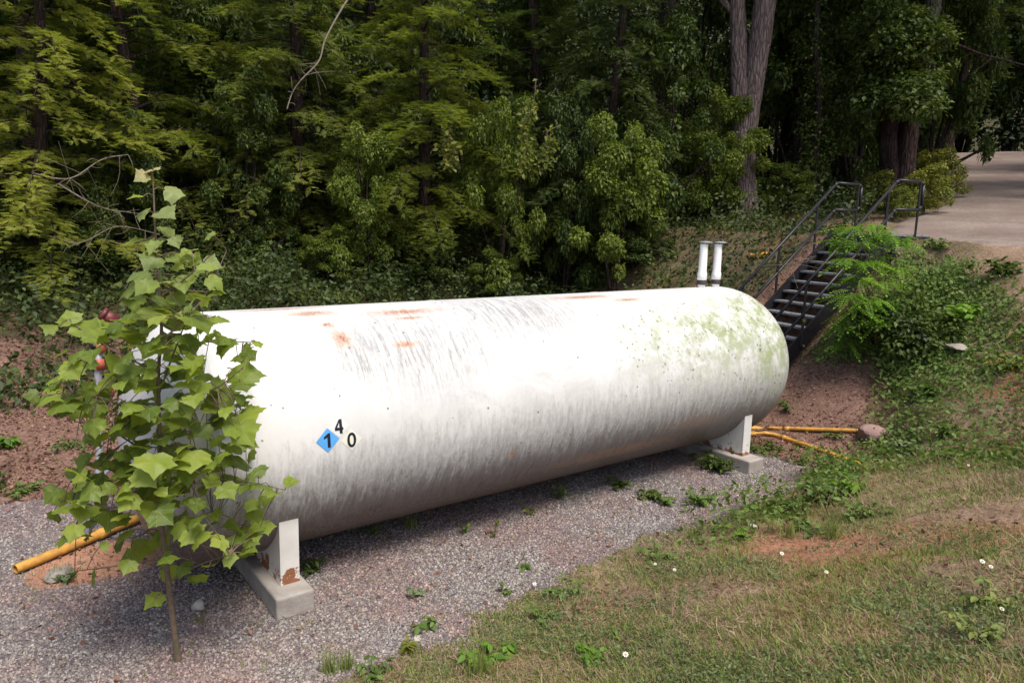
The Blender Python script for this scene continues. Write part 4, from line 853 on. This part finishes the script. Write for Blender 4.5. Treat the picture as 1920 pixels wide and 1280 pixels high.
# far wood as one mass beyond
rg = np.random.default_rng(77); cl = []
for q in range(1300):
    D = 33+rg.random()**.6*27; a_ = rad(-46+92*rg.random()); x_, y_ = D*math.sin(a_), D*math.cos(a_)
    if road_mask(np.array([x_]), np.array([y_]))[0] > -1.6 and D < 47.5: continue
    z_ = hz(x_, y_); cl.append(((x_, y_, z_+1+rg.random()**1.1*17), 1.1+1.3*rg.random()))
o = linkmesh('far_woods', leafcloud(rg, cl, 270000, .30, shell=.3), M['far']); tag(o, 'dark distant woodland behind everything on the hill', 'woods', kind='stuff')

# hanging vines
def vine(px0, py0, px1, py1, D, label, seed):
    rg = np.random.default_rng(seed); P = [at_d(px0+(px1-px0)*k+rg.normal()*5, py0+(py1-py0)*k, D) for k in np.linspace(0, 1, 7)]; P = spline(P, 40)
    root = empty('hanging_vine', P[0], label, 'vine'); mb = MB(); mb.add(*tube_arr(P, .008, 5)); mb.build('stem', M['twig_pale'], root)
    N = 170; i = (rg.random(N)**.6*39).astype(int); pos = P[i]+rg.normal(size=(N, 3))*.075; linkmesh('foliage', scatter('foliage', *LEAF2, pos, frames(rg, rg.normal(size=(N, 3))+np.array([0, -.8, .5])), .11*(.6+.7*rg.random(N))), M['gold'], root, world=True)
vine(1003, 150, 975, 325, 15.2, 'longest vine hanging in front of the dark hollow', 1); vine(845, 235, 838, 312, 15.2, 'short leafy vine hanging left of the longest vine', 2); vine(1040, 235, 1022, 320, 15.4, 'vine hanging between the dark hollow and the bright vine mass', 3)
# bare limbs
def limb(name, pts, D, r, label, seed, matr='twig_pale'):
    rg = np.random.default_rng(seed); P = spline([at_d(a_, b_, D+c_) for a_, b_, c_ in pts], 30); root = empty(name, P[0], label, 'branch'); mb = MB(); mb.add(*tube_arr(P, np.linspace(r, r*.4, 30), 7)); tw = mb
    for q in range(16):
        i_ = rg.integers(4, 30); d_ = rg.normal(size=3)*.25; e_ = P[i_]+d_+np.array([0, 0, -.05]); tw.add(*tube_arr(spline([P[i_], (P[i_]+e_)/2+rg.normal(size=3)*.03, e_], 6), np.linspace(r*.35, .003, 6), 4))
    tw.build('limb', M[matr], root, True)
limb('bare_branch', [(700, -60, 1.2), (655, -5, .7), (612, 70, .3), (598, 115, .1), (565, 150, 0), (548, 175, 0), (538, 205, -.2)], 14.6, .022, 'pale curved bare limb hanging at the upper left of centre', 1)
limb('bare_branch', [(60, 325, .3), (130, 335, 0), (190, 300, .1), (240, 290, .2)], 13.6, .016, 'grey bare twigs under the bright left hemlock', 2)
limb('bare_branch', [(110, 345, .3), (160, 375, 0), (200, 392, .1), (245, 398, .2)], 13.4, .014, 'thin bare branch reaching behind the top of the sapling', 3)
limb('bare_branch', [(85, 440, .3), (150, 455, 0), (220, 425, .1), (300, 440, .2)], 13.8, .013, 'low tangle of bare twigs left of the sapling', 5)
limb('bare_branch', [(1430, 500, .3), (1480, 495, 0), (1530, 480, .1)], 14.6, .013, 'fallen twig lying on the slope behind the stair rail', 6)
limb('bare_branch', [(1790, 82, 0), (1840, 102, 0), (1880, 112, 0), (1930, 125, 0)], 22, .035, 'dark bare limb reaching across the upper right corner', 7, 'bark_dark')

# yellow-green roadside weeds between twin trunks and road
GM = [shrub_mesh(300+i, .8, 1.5, 5200, .075, 40, stems=12, rc=(.16, .3)) for i in range(2)]
for px_, D_, k_, s_, lb in ((1712, 20.6, 0, .8, 'tall yellow green weeds between the twin trunks and the road'), (1668, 19.6, 1, .5, 'yellow green weeds at the near foot of the twin trunks'), (1735, 24.0, 1, .9, 'yellow flowering weeds further up the left road edge'), (1622, 21, 0, .7, 'yellow weeds just left of the twin trunks'), (752, 18.6, 1, 1.25, 'sunlit yellow green bush in the clearing above the tank'), (520, 18.2, 0, .9, 'small sunlit bush at the foot of the thin trunk on the left')):
    b = base_at(px_, D_); plant('roadside_weeds', 'weeds', b, GM[k_], M['gold'], M['stem_green'], lb, 'yellow weeds by the road', k_*2., (s_, s_, s_))

# locust shrub right of the stairs: pinnate fronds
def locust_mesh(seed, cl, n, size):
    rg = np.random.default_rng(seed); pos = []; hd = []; nr = []
    for c, r in cl:
        c = np.array(c)
        for q in range(n):
            d = rg.normal(size=3)*np.array([1, 1, .5]); d /= np.linalg.norm(d); pos.append(c+d*r*.35*rg.random()); hd.append(d+np.array([0, 0, -.15])); nr.append(np.array([0, 0, 1.])+d*.35+rg.normal(size=3)*.2)
    pos, hd, nr = map(np.array, (pos, hd, nr)); return scatter('foliage', *CMP, pos, frames(rg, nr, hd), size*(.65+.6*rg.random(len(pos))))
LB = gnd(1655, 650); D0 = math.hypot(LB[0], LB[1]); root = empty('locust_shrub', LB, 'bright green feathery locust shrub right of the stairs', 'shrub')
cl = [(at_d(a_+14, b_, D0+dd), .27) for a_, b_, dd in [(1585,425,-.2),(1620,420,0),(1560,450,0),(1600,455,-.3),(1650,440,.1),(1575,485,-.4),(1610,490,-.2),(1645,480,.1),(1600,520,-.5),(1640,525,-.1),(1670,500,.2),(1580,550,-.6),(1610,560,-.6),(1635,565,-.4),(1665,560,-.1),(1590,580,-.6),(1640,595,-.5),(1570,600,-.4),(1575,640,-.4),(1620,610,0),(1680,450,.3)]]
mb = MB(); rg = np.random.default_rng(9)
for c, r in cl: mb.add(*tube_arr(spline([LB-up3*.1+rg.normal(size=3)*.05, LB*.5+c*.5+rg.normal(size=3)*.08, c], 10), np.linspace(.016, .004, 10), 5))
mb.build('stems', M['twig'], root, True); linkmesh('foliage', locust_mesh(10, cl, 21, .38), M['locust'], root, world=True)
b = gnd(1680, 655); plant('dark_shrub', 'shrub', b, shrub_mesh(411, .75, .8, 4200, .085, 30, rc=(.2, .34)), M['broad'], M['twig'], 'low dark green shrub under the locust fronds')
b = gnd(1590, 560); 

# small weeds on and around the gravel
def tuft(seed, R, h, n, size, tmpl=LEAF, up=.5):
    rg = np.random.default_rng(seed); mb = MB(); pos = []; hd = []; nr = []
    for i in range(max(4, n//9)):
        a = rg.random()*6.28; q = R*math.sqrt(rg.random()); e = np.array([math.cos(a)*q, math.sin(a)*q, h*(.4+.6*rg.random())]); P = spline([(e[0]*.2, e[1]*.2, -.02), e*np.array([.6, .6, .7]), e], 8); mb.add(*tube_arr(P, np.linspace(.004, .002, 8), 4))
        for j in range(9):
            k_ = rg.integers(2, 8); d = rg.normal(size=3)*np.array([1, 1, .3]); d /= np.linalg.norm(d); pos.append(P[k_]); hd.append(d+np.array([0, 0, .15])); nr.append(np.array([0, 0, 1.])+d*.4+rg.normal(size=3)*.3)
    pos, hd, nr = map(np.array, (pos, hd, nr)); tm = bpy.data.meshes.new('stems'); tm.from_pydata(mb.v, [], mb.f); tm.update()
    return tm, scatter('foliage', *tmpl, pos, frames(rg, nr, hd), size*(.6+.7*rg.random(len(pos))))
def gtuft(seed, h, n, wd=.007):
    rg = np.random.default_rng(seed); tv = np.array([(-.5,0,0),(.5,0,0),(.4,.4,.04),(-.4,.4,.04),(.25,.75,.16),(-.25,.75,.16),(0,1,.34)]); tf = np.array([(0,1,2),(0,2,3),(3,2,4),(3,4,5),(5,4,6)])
    d = rg.normal(size=(n, 3))*np.array([.6, .6, 0])+np.array([0, 0, 1.]); L = h*(.5+.6*rg.random(n)); nrm_ = -d*np.array([1, 1, 0])+np.array([0, 0, .3])
    pos = np.stack([rg.normal(size=n)*.03, rg.normal(size=n)*.03, np.zeros(n)-.01], -1); tm = bpy.data.meshes.new('stems'); tm.from_pydata([(0, 0, 0), (.004, 0, 0), (0, 0, h*.6)], [], [(0, 1, 2)])
    return tm, scatter('foliage', tv, tf, pos, frames(rg, nrm_, d), np.stack([np.full(n, wd), L, L], -1))
W = [(1340, 880, .34, .22, 200, .09, 'dark leafy weed clump in front of the far footing', 'broad'), (1310, 945, .22, .16, 130, .07, 'green weed clump on the gravel right of the dark creeping weeds', 'weed'), (1215, 935, .2, .1, 110, .07, 'creeping dark green weed under the tank toward the far end', 'broad'), (1155, 912, .18, .1, 90, .07, 'creeping weed nearest the belly shadow at right', 'broad'), (1250, 945, .15, .1, 80, .065, 'creeping weed tip on the sunny gravel', 'weed'),
     (1045, 935, .13, .2, 70, .05, 'thin upright weed under the middle of the tank', 'weed'), (1000, 965, .1, .08, 36, .04, 'tiny yellowish weed on gravel below tank centre', 'gold'), (795, 1182, .1, .1, 40, .075, 'small broadleaf weed at the gravel edge above the white scrap', 'weed'), (760, 1225, .1, .1, 40, .06, 'yellow green weed beside the white scrap', 'gold'), (595, 1072, .15, .1, 80, .06, 'dark weed behind the near concrete block', 'broad'),
     (985, 1066, .08, .05, 34, .05, 'small flat weed alone on the middle gravel', 'weed'), (945, 1115, .08, .07, 34, .05, 'small weed at the gravel edge left of the daisies', 'weed'), (780, 1120, .07, .12, 34, .045, 'spindly weed on the gravel left of centre', 'clover'), (1410, 760, .15, .1, 60, .06, 'weed behind the far saddle', 'weed'), (1450, 842, .2, .12, 90, .06, 'weed clump beside the yellow pipes', 'broad'),
     (1540, 945, .3, .24, 220, .08, 'large green weed clump at the right end of the gravel', 'weed'), (1590, 930, .2, .26, 90, .11, 'light green broadleaf weed on the right bank edge', 'locust'), (1500, 1000, .28, .14, 150, .07, 'spreading weed patch below the large weed clump', 'weed'), (1390, 1010, .12, .1, 60, .06, 'bright weed left of the small white stone', 'locust'), (1730, 745, .2, .2, 110, .1, 'dark green weed on the bank above the pinkish rock', 'weed'), (1210, 855, .1, .25, 60, .05, 'wispy weed in the shadow beneath the tank', 'broad'),
     (920, 1235, .2, .1, 120, .07, 'bright green weed at the bottom of the frame centre', 'locust'), (1160, 1190, .14, .06, 80, .05, 'flat weed in the bank grass at centre', 'weed'), (1020, 1165, .16, .08, 90, .06, 'weed patch on the bank just below the gravel edge', 'weed'), (120, 1092, .12, .1, 60, .06, 'grey green weed beside the flat grey stone', 'clover'), (45, 930, .22, .12, 110, .06, 'green weed clump at the left edge of the gravel', 'weed'), (140, 840, .26, .1, 120, .06, 'weed patch on the red litter behind the valve pipes', 'weed'), (15, 840, .16, .14, 80, .09, 'broadleaf weed at the left frame edge', 'locust'),
     (1720, 560, .3, .3, 160, .1, 'leafy weed beside the orange pipe end', 'weed'), (1810, 610, .3, .3, 160, .11, 'broad green weed high on the right bank', 'locust'), (1870, 520, .35, .3, 180, .1, 'dense green weed near the right frame edge below the road', 'broad'), (1560, 820, .2, .1, 80, .06, 'low weed between the two right yellow pipes', 'weed'), (1480, 770, .2, .12, 90, .06, 'weed on the litter right of the far tank head', 'weed'), (1840, 1200, .16, .1, 90, .05, 'olive weed in the bare soil at bottom right', 'grass')]
W += [(1060, 1120, .2, .12, 120, .05, 'leafy green patch where grass meets gravel at centre', 'weed'), (1230, 1045, .22, .1, 120, .05, 'green patch on the bank between the daisies and gravel', 'weed'), (700, 1268, .14, .1, 80, .06, 'weed clump at the bottom edge right of the grass tufts', 'weed'), (1110, 1240, .16, .08, 90, .06, 'broad green weed low in the centre bank', 'locust'), (1470, 960, .22, .18, 150, .06, 'weeds on the left side of the large clump', 'weed'), (1620, 975, .25, .16, 160, .07, 'weeds trailing right of the large clump', 'weed'), (1700, 850, .3, .2, 170, .07, 'bluish green weed patch right of the diagonal yellow pipe', 'clover'), (1770, 820, .25, .22, 130, .08, 'weed patch among dry stalks on the right bank', 'weed'), (1660, 740, .2, .1, 90, .06, 'low weed above the pinkish rock', 'weed'), (1880, 700, .3, .25, 150, .09, 'yellowish weed under the pale flat rock at right', 'gold'), (1760, 470, .3, .2, 130, .08, 'low weed at the road edge above the locust shrub', 'weed'), (1850, 1140, .18, .12, 90, .05, 'dry olive weed right of the lowest white flowers', 'grass'), (870, 1000, .08, .14, 40, .04, 'spindly weed below the belly left of centre', 'weed'), (925, 1010, .06, .2, 30, .035, 'tall wispy weed on the gravel below the belly', 'gold'), (700, 1005, .1, .1, 50, .05, 'weed in the belly shadow near the saddle', 'weed'), (1500, 870, .12, .08, 60, .05, 'small weed at the right tip of the gravel', 'weed')]
for j, (px_, py_, R_, h_, n_, sz_, lb, mt_) in enumerate(W):
    plant('weed', 'weed', gnd(px_, py_), tuft(500+j, R_, h_, n_, sz_), M[mt_], M['stem_green'], lb, 'weeds around the tank')
for j, (px_, py_, h_, lb) in enumerate([(620, 1262, .2, 'grass tuft at the bottom edge left of centre'), (650, 1255, .16, 'smaller grass tuft with yellow blades at the bottom edge'), (900, 1270, .24, 'long bladed grass tuft at the bottom edge near centre'), (770, 990, .16, 'grass tuft in the shadow near the tank belly'), (1480, 1010, .22, 'grass tuft inside the weed patch'), (1560, 1010, .25, 'arching grass tuft on the bank right of the weeds'), (1300, 1010, .14, 'grass tuft at the gravel edge right of centre'), (110, 1085, .12, 'grass tuft between the flat stone and the sapling'), (375, 1145+20, .05, 'tiny grass sprig below the pale stone')]):
    plant('grass_tuft', 'grass tuft', gnd(px_, py_), gtuft(700+j, h_, 60), M['grass'], M['stem_green'], lb, 'grass tufts')
# white flowers
M['petal'] = flatmat('white_petal', (.8, .78, .7), .6, .1, 20, .05); M['disc'] = flatmat('flower_centre', (.5, .42, .1), .7, .3, 30)
def flower(px_, py_, r, lb):
    r *= .8; g = gnd(px_, py_); root = empty('white_flower', g, lb, 'flower', 'white flowers in the bank grass'); c = g+np.array([0, 0, .05]); MB().tube([g-up3*.01, c], .002, 5).build('stem', M['stem_green'], root)
    mb = MB(); tl = np.array([0, -.5, 1.]); tl /= np.linalg.norm(tl); A = np.array([1., 0, 0]); B = np.cross(tl, A)
    for q in range(9):
        a_ = q*2*math.pi/9; d = A*math.cos(a_)+B*math.sin(a_); e = np.cross(tl, d); mb.add([c+d*r*.2, c+d*r*.7+e*r*.22+tl*.003, c+d*r+tl*.0, c+d*r*.7-e*r*.22+tl*.003], [(0, 1, 2, 3)])
    mb.build('petals', M['petal'], root); MB().tube([c, c+tl*.006], r*.28, 8).build('centre', M['disc'], root)
for a in [(1002, 1105, .022, 'white flower at the gravel edge nearest centre'), (1228, 1068, .018, 'left of the pair of white flowers by the gravel'), (1264, 1080, .02, 'right of the pair of white flowers by the gravel'), (1465, 1050, .024, 'lone white flower below the weed patch'), (1548, 1085, .02, 'white flower in the mid bank clover'), (1172, 1243, .026, 'white flower at the bottom edge right of centre'), (1510, 925, .02, 'white flower above the large weed clump left side'), (1530, 921, .02, 'white flower above the large weed clump right side'), (1815, 880, .022, 'white flower high on the right bank'), (1840, 1066, .024, 'upper of two white flowers at right'), (1856, 1076, .02, 'lower of two white flowers at right'), (1876, 1158, .018, 'white flower nearest the lower right corner')]:
    flower(*a)
# scrap of white paper
g_ = gnd(783, 1205); mb = MB(); rg = np.random.default_rng(3); v_ = []
for q in range(5):
    for p in range(5): v_.append(g_+np.array([(p-2)*.011+rg.normal()*.004, (q-2)*.009+rg.normal()*.003, .02+.012*rg.random()+(q)*.006]))
mb.add(v_, [(q*5+p, q*5+p+1, q*5+p+6, q*5+p+5) for q in range(4) for p in range(4)]); o = mb.build('paper_scrap', M['rock_pale'], None); o.modifiers.new('solid', 'SOLIDIFY').thickness = .001
tag(o, 'crumpled white scrap lying at the gravel edge', 'litter')
